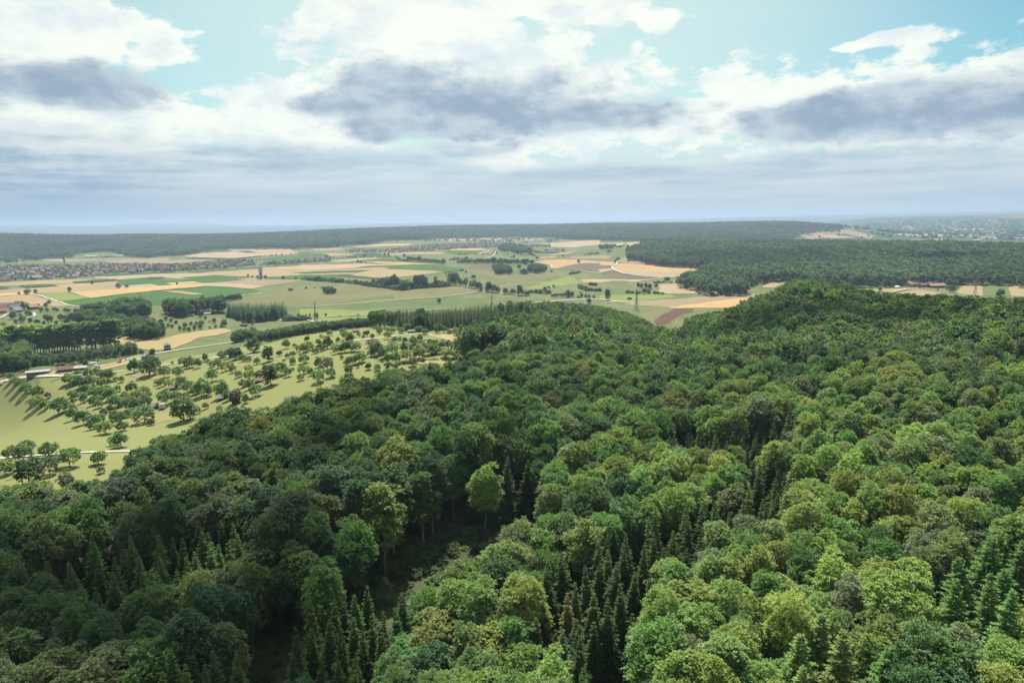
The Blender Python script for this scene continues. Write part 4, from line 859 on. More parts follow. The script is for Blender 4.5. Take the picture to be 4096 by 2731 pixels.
# tree heights by place, then the exact crown tip decides whether a tree belongs to the wood
H = np.where(kind == 'spruce', r.uniform(17, 22.5, len(cx)), np.where(kind == 'larch', r.uniform(21, 25, len(cx)), np.where(kind == 'oak', r.uniform(18, 22.5, len(cx)), r.uniform(19, 24, len(cx)))))
H = np.where(inpoly(ut, vt, SPR[0]) & (kind == 'spruce'), r.uniform(17, 20.5, len(cx)), H)
H = np.where(inpoly(ub, vb, V2S([(430, 1480), (620, 1340), (900, 1200), (1250, 1000), (1250, 1140), (1000, 1260), (700, 1420)])), H * 1.18, H)
H = np.where(dd > 330, H * np.interp(dd, [330, 450], [1.0, .88]), H)
tong = (azs < 13) & (azs > -14) & (dd > 440); H = np.where(tong, H * .86, H)
ut, vt = project(np.stack([cx, cy_, gz + H * .97], -1))
isin = inpoly(ut, vt, NEAR) & ~inpoly(ub, vb, GLADE)
crest_d = np.interp(azs, [-52, -20, -14, -10, 0, 8, 12, 16, 20, 24, 30, 37, 52], [330, 420, 640, 760, 780, 700, 600, 560, 640, 680, 640, 600, 600])
isin &= dd < crest_d
isin &= ~inpoly(ub, vb, ORCH)
inspr = np.zeros(len(cx), bool)
for p in SPR: inspr |= inpoly(ut, vt, p)
isin &= ~(inspr & (kind != 'spruce') & (r.random(len(cx)) < .93))
# trees in front of the glade stay low enough to leave it in view
gv = np.array(GLADE)
for f in (.35, .6, .8, 1.0):
    uu, vv = project(np.stack([cx, cy_, gz + H * f], -1)); wd_ = 55 * 150 / np.maximum(dd, 60)
    for du in (-1, 0, 1): isin &= ~(inpoly(uu + du * wd_, vv - 12, GLADE) & (vb > vv) & ((kind != 'spruce') | (du == 0)))
cx, cy_, dd, azs, ut, vt, ub, vb, kind, H = [q[isin] for q in (cx, cy_, dd, azs, ut, vt, ub, vb, kind, H)]
# thin out: dart throwing with a spacing per species, big trees first
spacing = {'beech': 4.6, 'oak': 5.3, 'spruce': 3.6, 'larch': 4.8}
order = r.permutation(len(cx)); cell = {}; keep = []
for i in order:
    s = spacing[kind[i]]; gx, gy = int(cx[i] // 8), int(cy_[i] // 8); good = True
    for a in (-1, 0, 1):
        for b_ in (-1, 0, 1):
            for j in cell.get((gx + a, gy + b_), ()):
                if (cx[i] - cx[j]) ** 2 + (cy_[i] - cy_[j]) ** 2 < ((s + spacing[kind[j]]) / 2) ** 2: good = False; break
            if not good: break
        if not good: break
    if good: keep.append(i); cell.setdefault((gx, gy), []).append(i)
keep = np.array(keep)
cx, cy_, dd, azs, ut, vt, ub, vb, kind, H = [a[keep] for a in (cx, cy_, dd, azs, ut, vt, ub, vb, kind, H)]
print('near wood trees', len(cx), {k: int((kind == k).sum()) for k in set(kind)})
right = np.clip((ut - 1300 + (vt - 1700) * .5) / 1300, 0, 1) * np.clip((vt - 1230) / 480, 0.1, 1)  # leaf colours get lighter toward the lower right, imitating its sunlight
tone = []
for i in range(len(cx)):
    k = kind[i]
    if k == 'spruce': w = W_SPR
    elif k == 'larch': w = W_LAR
    elif k == 'oak': w = W_OAK
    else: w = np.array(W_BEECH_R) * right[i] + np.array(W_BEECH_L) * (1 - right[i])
    tone.append(pick(r, w))
tone = np.array(tone)
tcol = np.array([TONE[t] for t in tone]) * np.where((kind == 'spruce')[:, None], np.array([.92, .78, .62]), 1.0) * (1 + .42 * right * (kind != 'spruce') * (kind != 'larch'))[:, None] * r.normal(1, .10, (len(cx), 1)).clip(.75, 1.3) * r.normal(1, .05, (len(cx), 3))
tcol = tcol * np.where(inpoly(ut, vt, SPR[0]) & (kind == 'spruce'), 1.35, 1.0)[:, None]  # this stand is coloured lighter to offset the cloud shade on it
wide = np.where((kind == 'spruce') | (kind == 'larch'), r.uniform(.9, 1.15, len(cx)), r.uniform(.72, 1.0, len(cx)))
inframe = (ut > -60) & (ut < 4156) & (vt > 1100) & (vt < 2800)
single = np.zeros(len(cx), bool)
for k in ('beech', 'oak', 'spruce', 'larch'):
    ids = np.where((kind == k) & inframe)[0]; ids = ids[np.argsort(dd[ids])][:300]; single[ids] = True
def colname(u): return ['leftmost', 'far left', 'left', 'inner left', 'centre left', 'centre', 'centre right', 'inner right', 'right', 'far right', 'rightmost'][int(np.clip(u / 4096 * 11, 0, 10))]
def rowname(v): return ['topmost', 'upper', 'middle', 'lower', 'bottom', 'lowest'][int(np.clip((v - 1300) / 235, 0, 5))]
_o = 'first second third fourth fifth sixth seventh eighth ninth tenth eleventh twelfth thirteenth fourteenth fifteenth sixteenth seventeenth eighteenth nineteenth twentieth'.split()
ORD = _o + [f'{t}-{u}' for t in ('twenty', 'thirty', 'forty', 'fifty', 'sixty') for u in _o[:9] + ['tenth']]
def ordinal_labels(items, tail):
    """items: (plural text, singular text, place, u); numbers look-alikes from left to right"""
    cls = {}
    for i, (pl, sg, plc, u) in enumerate(items): cls.setdefault((pl, plc), []).append((u, i, sg))
    out = [''] * len(items)
    for (pl, plc), L in cls.items():
        L.sort()
        for q, (u, i, sg) in enumerate(L):
            out[i] = f'{sg} {tail} {plc}' if len(L) == 1 else f"{ORD[min(q, len(ORD) - 1)]} {sg.replace('single ', '').replace('the only ', '')} from left {tail} {plc}"
    return out
PLUR = {'beech': 'beeches', 'oak': 'oaks', 'spruce': 'spruces', 'larch': 'larches'}
sel = np.where(single)[0]
labs = ordinal_labels([(f'{tone[i]} {PLUR[kind[i]]}', f'the only {tone[i]} {kind[i]}', f'{rowname(vt[i])} {colname(ut[i])}', ut[i]) for i in sel], 'in wood,')
for i, lb in zip(sel, labs):
    tree_thing(kind[i], cx[i], cy_[i], tcol[i], wide[i], None, lb, f'{PLUR[kind[i]]} of the near wood', H=H[i])
def mid_kind(k): return 'mid_conifer' if k in ('spruce', 'larch') else 'mid_broad'
for k, nm, lb in (('beech', 'beech_wood', 'rest of the beech canopy farther back in the near wood'), ('oak', 'oak_wood', 'rest of the oak canopy farther back in the near wood'),
                  ('spruce', 'spruce_wood', 'remaining dark spruces scattered through the near wood'), ('larch', 'larch_wood', 'remaining pale larches in the near wood')):
    q = (kind == k) & ~single
    near_q = q & (dd < 330)
    for qq, kk, sfx in ((near_q, k, ''), (q & ~near_q, mid_kind(k), '_back')):
        if qq.sum(): scatter(nm + sfx, kk, cx[qq], cy_[qq], None, tcol[qq], lb + (' at the back' if sfx else ''), H=H[qq], wide=wide[qq])
# forest floor and glade
edge = [p for p in at([q for q in NEAR if -400 < q[0] < 4200 and 1180 < q[1] < 2100], 21, dmax=700)]
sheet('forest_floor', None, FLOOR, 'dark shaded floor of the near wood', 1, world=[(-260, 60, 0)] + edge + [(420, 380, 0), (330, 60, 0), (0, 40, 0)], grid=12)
# bushes and low trees closing the wood's edge toward the orchard
re_ = R_(62); EP = np.array([p[:2] for p in at([(-300, 2030), (0, 2030), (160, 2040), (420, 1975), (560, 1890), (700, 1845), (900, 1800), (1050, 1730), (1250, 1660), (1400, 1610), (1600, 1560), (1800, 1510), (1900, 1450), (2060, 1400)], 0, dmax=700)])
tt = re_.uniform(0, len(EP) - 1.001, 620); ii = tt.astype(int); ex = EP[ii] + (EP[ii + 1] - EP[ii]) * (tt - ii)[:, None]; nrm = -ex / np.linalg.norm(ex, axis=1, keepdims=True)
ex = ex + nrm * re_.uniform(0, 26, (620, 1)) + re_.normal(0, 2, (620, 2)); ek = re_.uniform(.22, .55, 620)
scatter('edge_thicket', 'hedge', ex[:, 0], ex[:, 1], np.stack([ek * 1.2, ek * 1.2, ek], -1), np.array([TONE[pick(re_, W_BEECH_L)] for _ in range(620)]), 'thicket of low trees closing the edge of the near wood')
sheet('glade', GLADE, CLEAR, 'brown and green strip of open ground in the near wood', 3, grid=5)

# ---- woods farther off, one object each
def wood(name, label, poly, dlo, dhi, s, kind_b, kind_c, conif, weights, h=17, scale=(.8, 1.1), seed=1, bright=1.0, extra=None, flat=1.0):
    r = R_(seed); az0 = min(-50, -50)
    lo = ray_px(min(p[0] for p in poly), 1000); hi_ = ray_px(max(p[0] for p in poly), 1000)
    a0, a1 = math.atan2(lo[0], lo[1]), math.atan2(hi_[0], hi_[1])
    xs = [dlo * math.sin(a0), dhi * math.sin(a0), dlo * math.sin(a1), dhi * math.sin(a1)]
    x, y = grid_pts(min(xs), max(xs), dlo * min(math.cos(a0), math.cos(a1)), dhi, s, r)
    d = np.hypot(x, y); k = (d > dlo) & (d < dhi); x, y = x[k], y[k]
    g = ground(x, y); u, v = project(np.stack([x, y, g + h], -1)); k = inpoly(u, v, poly)
    if extra is not None: k &= extra(x, y, u, v)
    x, y, u, v = x[k], y[k], u[k], v[k]; n = len(x)
    con = r.random(n) < conif
    # large patches of conifers
    con |= (smooth_noise(x, y, 420, seed + 5) > 1.0) & (conif > 0)
    t = np.array([TONE[pick(r, weights)] for _ in range(n)]) if n else np.zeros((0, 3))
    t = t * r.normal(1, .14, (n, 1)).clip(.65, 1.4) * bright * (1 + .22 * smooth_noise(x, y, 700, seed + 9) + .12 * smooth_noise(x, y, 240, seed + 10)).clip(.5, 1.6)[:, None]
    t[con] = np.array(TONE['dark green']) * bright * r.uniform(.5, .8, (con.sum(), 1))
    sc = r.uniform(*scale, n)
    for q, kk, sfx in ((~con, kind_b, ''), (con, kind_c, '_conifers')):
        if q.sum(): scatter(name + sfx, kk, x[q], y[q], np.stack([sc[q], sc[q], sc[q] * r.uniform(.85, 1.15, q.sum()) * flat], -1), t[q], label + (', its conifers' if sfx else ''))
    print(name, n)
HILL = multi((5, [(870, 250), (620, 320), (430, 400), (418, 520), (620, 528), (700, 575), (1000, 612), (1500, 633), (1650, 628), (1640, 602), (1780, 610), (1770, 640), (1640, 690), (1430, 758), (1380, 800), (1200, 870), (1200, 918), (1380, 948), (1560, 998), (1700, 1036), (2000, 1058), (2310, 1080), (2285, 922)]),
             ('d', [(0, 722), (300, 712), (335, 742), (740, 738), (1000, 745), (1250, 752), (1660, 745), (1800, 742), (2250, 752), (2352, 780), (3300, 790), (3300, 380), (2352, 396), (1600, 375), (900, 372), (0, 362), (-400, 340)]))
wood('hill_wood', 'dense dark forest covering the broad hill at the right', [(u, v - 0) for u, v in HILL], 1150, 2900, 10.5, 'far_broad', 'far_conifer', .10, W_FAR, h=8, seed=21, bright=.78)
RIDGE = multi((1, [(-600, 340), (0, 330), (560, 372), (700, 342), (1150, 332), (1180, 282), (1560, 258), (1760, 250), (1900, 300), (2100, 330), (2352, 342)]), (2, [(0, 322), (650, 290), (920, 216), (1500, 206), (2080, 208), (2352, 196)]),
              (3, [(0, 350), (500, 342), (840, 302), (1030, 288), (1300, 250), (1500, 228), (1900, 214), (2352, 202)]), (4, [(750, 190), (1000, 180), (1500, 178), (2000, 216), (2352, 222)]), (5, [(0, 232), (600, 232), (880, 250)]),
              ('d', [(-400, 345), (0, 372), (200, 352), (330, 300), (690, 262), (690, 150), (-3000, 60)]), ('s', [(2048, 840), (-300, 860)]))
wood('ridge_wood', 'long blue green forested ridge along the horizon', RIDGE, 2950, 6900, 19, 'far_broad', 'far_conifer', .06, W_FAR, h=8, scale=(1.1, 1.6), seed=22, flat=.75, bright=.62)  # leaf tones lowered in place of cloud shade on the ridge

# low shrubs and ferns in the glade
rg = R_(61); gw = at(GLADE); gxs, gys = [p[0] for p in gw], [p[1] for p in gw]
sx, sy = rg.uniform(min(gxs), max(gxs), 3000), rg.uniform(min(gys), max(gys), 3000); q = inpoly(sx, sy, [(p[0], p[1]) for p in gw]); sx, sy = sx[q][:170], sy[q][:170]
su, sv = project(np.stack([sx, sy, ground(sx, sy)], -1)); stn = [TONES[i] for i in rg.choice([1, 2, 3, 4, 5], len(sx))]
for x, y, t, lb in zip(sx, sy, stn, ordinal_labels([(f'{t} glade shrubs', f'single {t} low shrub', 'glade', u) for t, u in zip(stn, su)], 'in the')):
    k = rg.uniform(.2, .75); tree_thing('bush', x, y, np.array(TONE[t]) * .9, k, k * .8, lb, 'shrubs of the glade', name='glade_shrub')

for i, (u, v, Hs, lb) in enumerate([(687, 1800, 17, 'bare dead tree rising at the wood edge above the orchard track'), (640, 1810, 15, 'second bare dead tree at the wood edge'), (2930, 1640, 16, 'pale dead tree left of the dark spruce clump'), (860, 2010, 18, 'bare grey dead tree among dark crowns at the left'), (3480, 1800, 16, 'bare dead tree in the right canopy'), (430, 2640, 15, 'pale dead tree near the bottom left'), (1700, 1560, 16, 'bare dead tree in the upper wood')]):
    q = at([(u, v)], Hs)[0]; tree_thing('snag', q[0], q[1], (.2, .18, .15), 1.0, None, lb, None, i, H=Hs + 4)

# undergrowth on the forest floor
ru = R_(63); ua = ru.uniform(-.72, .72, 5200); ud = np.sqrt(ru.uniform(90 ** 2, 300 ** 2, 5200)); ux, uy = ud * np.sin(ua), ud * np.cos(ua)
uu, uv = project(np.stack([ux, uy, ground(ux, uy)], -1)); q = inpoly(uu, uv, NEAR) & ~inpoly(uu, uv, ORCH) & ~inpoly(uu, uv, GLADE); ux, uy = ux[q], uy[q]; uk = ru.uniform(.14, .5, len(ux))
scatter('undergrowth', 'bush', ux, uy, np.stack([uk * 1.2, uk * 1.2, uk * .7], -1), np.array([TONE[pick(ru, W_BEECH_L)] for _ in ux]) * .9, 'brambles and ferns covering the floor of the near wood')
# ------------------------------------------------------------------ orchard, hedge and field trees
def place_px(w, lst):
    """(x, y base, height in window pixels) -> world x, y, real height"""
    s = WIN[w][2]; out = []
    for it in lst:
        p = at(px(w, [(it[0], it[1])]))[0]; D = math.sqrt(p[0] ** 2 + p[1] ** 2 + (ZC - p[2]) ** 2)
        out.append((p[0], p[1], it[2] / s * D / FPX))
    return out
def tree_row(w, lst, kind, weights, tail, plc, sing, plur, group, seed, dark=1.0, wide=(.9, 1.2)):
    nm = None
    if kind == 'hedge': nm = 'avenue_tree' if 'avenue' in plc else 'garden_tree' if 'garden' in plc or 'farm' in plc else 'hedge_tree' if 'hedge' in plc or 'copse' in plc else 'field_tree'
    r = R_(seed); P = place_px(w, lst); tn = [pick(r, weights) for _ in P]
    labs = ordinal_labels([(f'{t} {plur}', f'single {t} {sing}', plc, l[0]) for t, l in zip(tn, lst)], tail)
    for (x, y, h), t, lb in zip(P, tn, labs):
        v = int(r.integers(len(VAR[kind]))); sz = h / VAR[kind][v][2]
        col = np.array(TONE[t]) * r.normal(1, .1) * dark
        tree_thing(kind, x, y, col, sz * r.uniform(*wide), sz, lb, group, v, name=nm)
W_FRUIT = [8, 20, 16, 26, 14, 6, 10, 0, 0]
FR_E = [(100, 505, 70), (140, 535, 60), (185, 570, 70), (240, 610, 75), (290, 640, 50), (355, 665, 110), (340, 745, 95), (400, 760, 80), (430, 655, 50), (528, 800, 135), (650, 855, 100), (655, 775, 60), (755, 890, 115), (640, 650, 55), (680, 672, 65), (750, 695, 75), (655, 705, 40),
        (850, 930, 110), (945, 975, 110), (925, 810, 60), (905, 880, 70), (990, 900, 50), (1090, 950, 75), (1040, 860, 80), (1085, 880, 90), (1135, 830, 70), (828, 725, 75), (885, 745, 70), (990, 780, 60), (1295, 880, 130), (1350, 900, 60), (1210, 780, 110),
        (620, 530, 80), (660, 540, 70), (720, 570, 100), (770, 600, 60), (800, 560, 90), (850, 650, 80), (905, 660, 90), (940, 640, 70), (990, 680, 100), (1040, 740, 100), (1080, 740, 70), (1130, 700, 90), (1160, 760, 110), (1230, 690, 100), (1300, 740, 100), (1180, 610, 90), (1050, 600, 60), (960, 595, 50), (905, 560, 80),
        (830, 610, 60), (1090, 515, 55), (1040, 505, 40), (960, 490, 80), (910, 470, 60), (970, 505, 100), (860, 440, 50), (795, 480, 80), (700, 460, 50), (1330, 660, 60), (1290, 640, 80), (1270, 790, 70), (1205, 430, 110), (1260, 410, 80), (1470, 475, 100), (1590, 475, 95), (1545, 350, 25),
        (1480, 720, 125), (1565, 690, 100), (1765, 800, 70), (1845, 755, 60), (1970, 785, 60), (1970, 855, 80), (1450, 555, 70), (1410, 540, 50), (1515, 565, 70), (1630, 560, 90), (1685, 605, 100), (1805, 640, 150), (1755, 620, 80), (1900, 510, 110), (1880, 640, 90), (2040, 680, 90), (2200, 700, 80), (2290, 640, 100), (2180, 560, 70), (2230, 580, 90),
        (1650, 370, 80), (1700, 385, 90), (1770, 390, 90), (1870, 350, 40), (1990, 295, 60), (2050, 300, 85), (2140, 300, 60), (2180, 330, 60), (1900, 380, 60), (1950, 390, 80), (2020, 415, 80), (2085, 430, 70), (2080, 365, 30), (2230, 420, 60), (2230, 500, 100), (2140, 470, 60), (2230, 330, 50),
        (215, 1230, 140), (250, 1160, 110), (60, 1200, 70), (120, 1155, 65), (440, 1180, 105), (625, 1270, 150), (885, 1250, 110), (1090, 1095, 125), (1040, 1080, 80), (50, 1340, 110), (448, 1340, 130), (905, 1330, 60), (100, 1240, 40), (395, 1560, 140), (70, 1560, 90)]
FR_F = [(270, 215, 85), (345, 205, 40), (430, 345, 80), (330, 355, 60), (560, 380, 90), (640, 400, 110), (250, 335, 30), (10, 355, 60), (230, 450, 115), (290, 465, 85), (330, 410, 30), (30, 500, 90), (425, 440, 75), (495, 455, 70), (560, 515, 110), (670, 470, 80), (400, 500, 60), (660, 100, 55), (585, 120, 35), (775, 80, 50),
        (460, 150, 50), (735, 160, 50), (560, 185, 60), (640, 215, 110), (580, 240, 70), (530, 260, 60), (430, 250, 90), (480, 230, 80), (385, 240, 60), (330, 290, 60), (280, 300, 50), (210, 280, 50), (700, 240, 70), (740, 255, 80), (790, 250, 100), (850, 240, 90), (900, 240, 90), (800, 130, 80), (850, 170, 100), (920, 105, 40),
        (990, 105, 60), (1045, 120, 40), (1110, 85, 60), (1180, 130, 80), (1175, 60, 40), (1215, 75, 60), (1245, 160, 60), (1290, 145, 40), (1340, 165, 60), (960, 120, 30), (1030, 285, 60), (1095, 275, 130), (1145, 300, 90), (1060, 230, 100), (1040, 200, 80), (1220, 270, 100), (1330, 240, 70), (1320, 190, 40), (1390, 230, 40), (1410, 180, 80),
        (1470, 150, 70), (1555, 165, 40), (1600, 180, 55), (1510, 200, 40), (1465, 305, 120), (1550, 270, 100), (1600, 250, 90), (1640, 260, 60), (1670, 210, 60), (1725, 215, 80), (1800, 245, 110), (1865, 250, 100), (1935, 225, 90), (1730, 300, 90), (1690, 290, 70), (1795, 300, 50), (1255, 350, 110), (1345, 330, 110), (1405, 370, 80), (1305, 80, 60),
        (1360, 60, 80), (1465, 70, 60), (1520, 90, 60), (1640, 80, 90), (1690, 70, 60), (1800, 95, 75), (1860, 100, 40), (1910, 115, 50), (1980, 115, 35), (2040, 135, 45), (2120, 165, 100), (1735, 80, 40), (1240, 60, 30), (930, 340, 100), (860, 360, 90), (805, 365, 50), (910, 385, 40), (770, 310, 40), (1010, 400, 60), (1180, 345, 90),
        (1130, 330, 40), (830, 440, 75), (1180, 400, 40), (1090, 410, 60), (1250, 400, 50), (1420, 300, 50), (1500, 330, 40)]
def orchard(w, lst, seed):
    r = R_(seed); P = place_px(w, lst); U = px(w, [(a, b_) for a, b_, _ in lst]); tn = [pick(r, W_FRUIT) for _ in P]
    def cell(u, v): return ('near' if v > 1640 else 'middle' if v > 1480 else 'far') + ' ' + ('left end' if u < 480 else 'left half' if u < 1000 else 'right half' if u < 1500 else 'right end')
    sz = ['large' if h > 9.5 else 'small' if h < 5.5 else 'middling' for _, _, h in P]
    labs = ordinal_labels([(f'{s} {t} fruit trees', f'single {s} {t} fruit tree', cell(u, v), u) for t, s, (u, v) in zip(tn, sz, U)], 'in the orchard,')
    for (x, y, h), t, lb in zip(P, tn, labs):
        kind = 'fruit' if h < 11 else 'hedge'; v = int(r.integers(len(VAR[kind]))); k = h * 1.0 / VAR[kind][v][2]
        tree_thing(kind, x, y, np.array(TONE[t]) * r.normal(1.28, .1), k * r.uniform(.85, 1.1), k, lb, 'fruit trees of the orchard', v, name='fruit_tree')
orchard('e', FR_E, 31); orchard('f', FR_F, 32)
BIGS = [('e', (1650, 860, 215), 'hedge', 'mid green', 'biggest broad crowned tree alone in the left half of the orchard'), ('e', (265, 1430, 210), 'hedge', 'dark green', 'big dark tree below the track at the left edge'), ('e', (600, 1475, 140), 'hedge', 'grey green', 'greyish round shrub tree beside the near wood edge'),
        ('f', (135, 542, 195), 'hedge', 'olive', 'tall drooping olive birch tree in the middle of the orchard'), ('f', (110, 330, 140), 'hedge', 'mid green', 'large rounded walnut tree behind the tall birch'), ('e', (1990, 650, 145), 'hedge', 'fresh green', 'large fresh green tree left of the tall birch'),
        ('e', (2120, 702, 130), 'hedge', 'grey green', 'greyish tree above the parked trailers'), ('e', (1340, 458, 165), 'hedge', 'mid green', 'tall tree pair front member by the tower road'), ('e', (1395, 400, 115), 'hedge', 'mid green', 'tree right behind the tall one by the tower road'),
        ('e', (2110, 315, 115), 'hedge', 'dark green', 'dark tree in the upper orchard row'), ('e', (2270, 250, 135), 'hedge', 'mid green', 'tall round tree at the top of the upper orchard row'), ('f', (2125, 168, 105), 'hedge', 'dark green', 'lone dark round tree at the right tip of the orchard')]
for w, it, kd, tn, lb in BIGS:
    x, y, h = place_px(w, [it])[0]; v = len(lb) % len(VAR[kd]); tree_thing(kd, x, y, TONE[tn], h / VAR[kd][v][2] * 1.05, h / VAR[kd][v][2], lb, None, v)
W_HEDGE = [1, 4, 8, 40, 32, 5, 6, 4, 0]
HB = dict(weights=W_HEDGE)
def lerp_row(x0, y0, x1, y1, n, h, r=R_(77)):
    return [(x0 + (x1 - x0) * (i + r.uniform(-.25, .25)) / max(n - 1, 1), y0 + (y1 - y0) * i / max(n - 1, 1) + r.uniform(-2, 2), h * r.uniform(.75, 1.25)) for i in range(n)]
tree_row(3, [(1050, 950, 80), (1150, 960, 110), (1250, 965, 140), (1330, 970, 150), (1400, 985, 170), (1480, 985, 220), (1520, 990, 180), (1600, 1005, 150), (1650, 1020, 170), (1700, 1010, 150), (1750, 1000, 110), (1560, 1015, 90), (1450, 995, 90), (1340, 980, 90), (1220, 965, 70), (2150, 975, 120), (2200, 970, 110), (2260, 965, 90), (880, 925, 75), (960, 940, 70), (2050, 975, 60)],
         'hedge', W_HEDGE, 'in', 'the thick valley hedge', 'tree', 'trees', 'trees of the valley hedge', 41)
tree_row(3, [(1830, 985, 220), (1880, 985, 222), (1940, 975, 220), (1970, 985, 190), (2130, 970, 180), (1800, 988, 190), (1910, 980, 215)], 'poplar', W_HEDGE, 'rising from', 'the thick valley hedge', 'poplar', 'poplars', 'poplars of the valley hedge', 42, wide=(1.1, 1.5))
tree_row(3, lerp_row(140, 868, 690, 903, 15, 50) + lerp_row(740, 906, 950, 932, 6, 40) + lerp_row(1780, 992, 2290, 970, 11, 60) + lerp_row(1000, 945, 1640, 1024, 12, 60), 'bush', W_HEDGE, 'along', 'the valley hedge line', 'bush', 'bushes', 'bushes of the valley hedge', 43, wide=(.8, 1.2))
tree_row(4, [(20, 950, 220), (60, 950, 130), (100, 945, 210), (210, 955, 100), (330, 990, 120), (380, 1000, 150), (460, 1030, 150), (490, 1040, 80), (570, 1040, 80), (615, 1050, 170), (650, 1050, 120), (700, 1060, 130), (750, 1065, 105), (860, 1085, 105), (885, 1080, 90), (930, 1090, 50), (970, 1085, 95), (1020, 1085, 80), (1100, 1105, 175), (1060, 1095, 60), (1140, 1100, 90), (1190, 1115, 90), (1230, 1110, 90)],
         'hedge', W_HEDGE, 'in', 'the valley avenue', 'tree', 'trees', 'trees of the valley avenue', 44, wide=(.7, 1.0))
tree_row(4, [(150, 960, 140), (250, 970, 160), (410, 1000, 120), (1490, 1080, 125)], 'poplar', W_HEDGE, 'beside', 'the valley avenue', 'poplar', 'poplars', 'poplars of the valley avenue', 45, wide=(1.1, 1.4))
tree_row(4, [(1650, 1125, 60), (1680, 1125, 55), (1720, 1120, 55), (1755, 1125, 60), (1800, 1120, 60), (1850, 1130, 115), (1910, 1125, 85), (2050, 1085, 40), (2065, 1135, 60), (2130, 1145, 60), (2180, 1145, 60), (2255, 1155, 60), (2180, 1235, 90)], 'hedge', W_HEDGE, 'near', 'the pale road behind the forest', 'tree', 'trees', 'trees by the pale road', 46)
tree_row(4, [(1280, 1065, 40), (1350, 1070, 50), (1420, 1075, 60), (1550, 1075, 50), (1610, 1120, 30), (1860, 1135, 30), (2015, 1140, 30), (370, 830, 40), (1590, 740, 30), (1545, 985, 25), (1625, 970, 25), (185, 725, 30), (250, 745, 25), (1155, 765, 70), (1105, 758, 18), (1085, 675, 45), (1180, 762, 50)] + lerp_row(2040, 985, 2140, 1025, 6, 45) + lerp_row(2150, 1030, 2340, 1040, 6, 40) + lerp_row(1890, 775, 2030, 750, 6, 30) + lerp_row(2200, 945, 2280, 945, 3, 35),
         'bush', W_HEDGE, 'scattered in', 'the valley meadow', 'bush', 'bushes', 'bushes of the valley meadow', 47, wide=(.8, 1.1))
tree_row(4, [(1365, 540, 55), (1280, 610, 70), (1250, 600, 40), (1310, 600, 50), (2015, 600, 60), (1770, 505, 40), (2115, 485, 30), (1000, 520, 55), (960, 515, 30), (850, 480, 25), (900, 480, 30), (1160, 490, 30), (700, 410, 30), (735, 455, 40), (690, 450, 35)] + lerp_row(1230, 450, 1330, 500, 6, 45) + lerp_row(2150, 478, 2340, 460, 7, 35) + lerp_row(1330, 440, 1440, 450, 4, 45) + lerp_row(1500, 420, 1790, 420, 9, 40) + lerp_row(0, 560, 270, 545, 8, 45) + lerp_row(90, 468, 270, 475, 6, 25) + lerp_row(250, 455, 640, 475, 9, 25) + lerp_row(1040, 445, 1110, 470, 4, 30),
         'hedge', W_HEDGE, 'on', 'the far slope before the far village', 'tree', 'trees', 'field trees of the far slope', 48)
tree_row(4, lerp_row(130, 607, 1200, 612, 26, 75) + [(690, 607, 110), (790, 607, 95), (1160, 615, 90), (1190, 630, 70)], 'hedge', W_HEDGE, 'in', 'the straight hedge', 'tree', 'trees', 'trees of the straight hedge', 49)
tree_row(3, lerp_row(1690, 560, 2250, 614, 16, 75) + lerp_row(1530, 550, 1690, 588, 6, 50) + lerp_row(960, 515, 1500, 522, 12, 30) + [(1010, 505, 45), (1330, 500, 60), (1390, 500, 60), (1635, 510, 65)] + lerp_row(480, 530, 880, 525, 9, 30), 'hedge', W_HEDGE, 'in', 'the middle hedges', 'tree', 'trees', 'trees of the middle hedges', 50)
tree_row(3, [(90, 865, 65), (40, 865, 45), (95, 1010, 45), (2285, 780, 40), (2180, 1240, 95), (255, 1465, 95), (405, 1435, 55), (160, 1430, 45), (95, 1440, 40), (825, 600, 30), (905, 605, 60), (955, 605, 50)], 'hedge', W_HEDGE, 'standing alone on', 'the valley slope', 'tree', 'trees', 'lone trees of the valley', 51)
tree_row(3, [(35, 1490, 70), (130, 1492, 50), (60, 1490, 55), (230, 995, 18), (340, 990, 20), (1020, 597, 15)], 'bush', W_HEDGE, 'beside', 'the valley road junction', 'bush', 'bushes', 'bushes by the valley road', 52)
tree_row(5, [(280, 560, 60), (1050, 895, 85), (600, 980, 80), (650, 1000, 90), (720, 1000, 100), (780, 1010, 90), (880, 985, 70), (690, 1085, 95), (750, 1070, 70), (770, 1080, 60), (620, 1080, 50), (1120, 920, 45), (1210, 920, 45), (1400, 950, 80), (1840, 1050, 50), (1890, 1070, 60), (2270, 1085, 110), (2160, 1060, 160), (2090, 1065, 130), (2050, 1060, 90), (2180, 1080, 50), (1900, 1060, 110), (1990, 1060, 120)],
         'hedge', W_HEDGE, 'around', 'the pond copse and farm track', 'tree', 'trees', 'trees round the pond', 53)
tree_row(5, [(120, 1190, 200)], 'hedge', [0, 0, 0, 1, 0, 0, 0, 0, 0], 'standing by', 'the pale road fork', 'tall thin crowned tree', 'trees', None, 54, wide=(.55, .6))
tree_row(5, [(240, 580, 25), (460, 1170, 35), (860, 1080, 35), (980, 1090, 30), (440, 1065, 45), (510, 1070, 30), (580, 1085, 40), (910, 1080, 35), (1560, 1085, 25)] + lerp_row(840, 915, 1000, 905, 6, 25), 'bush', W_HEDGE, 'along', 'the ditch by the pond copse', 'bush', 'bushes', 'bushes by the pond', 55)
tree_row(1, [(1097, 895, 75), (1862, 840, 80), (1990, 830, 50), (1447, 775, 50), (437, 935, 75), (560, 915, 55), (302, 937, 40), (410, 930, 60)], 'hedge', [0, 0, 0, 1, 4, 0, 0, 0, 0], 'alone in', 'the left plain fields', 'tree', 'trees', 'lone trees of the left plain', 56, wide=(.9, 1.1))
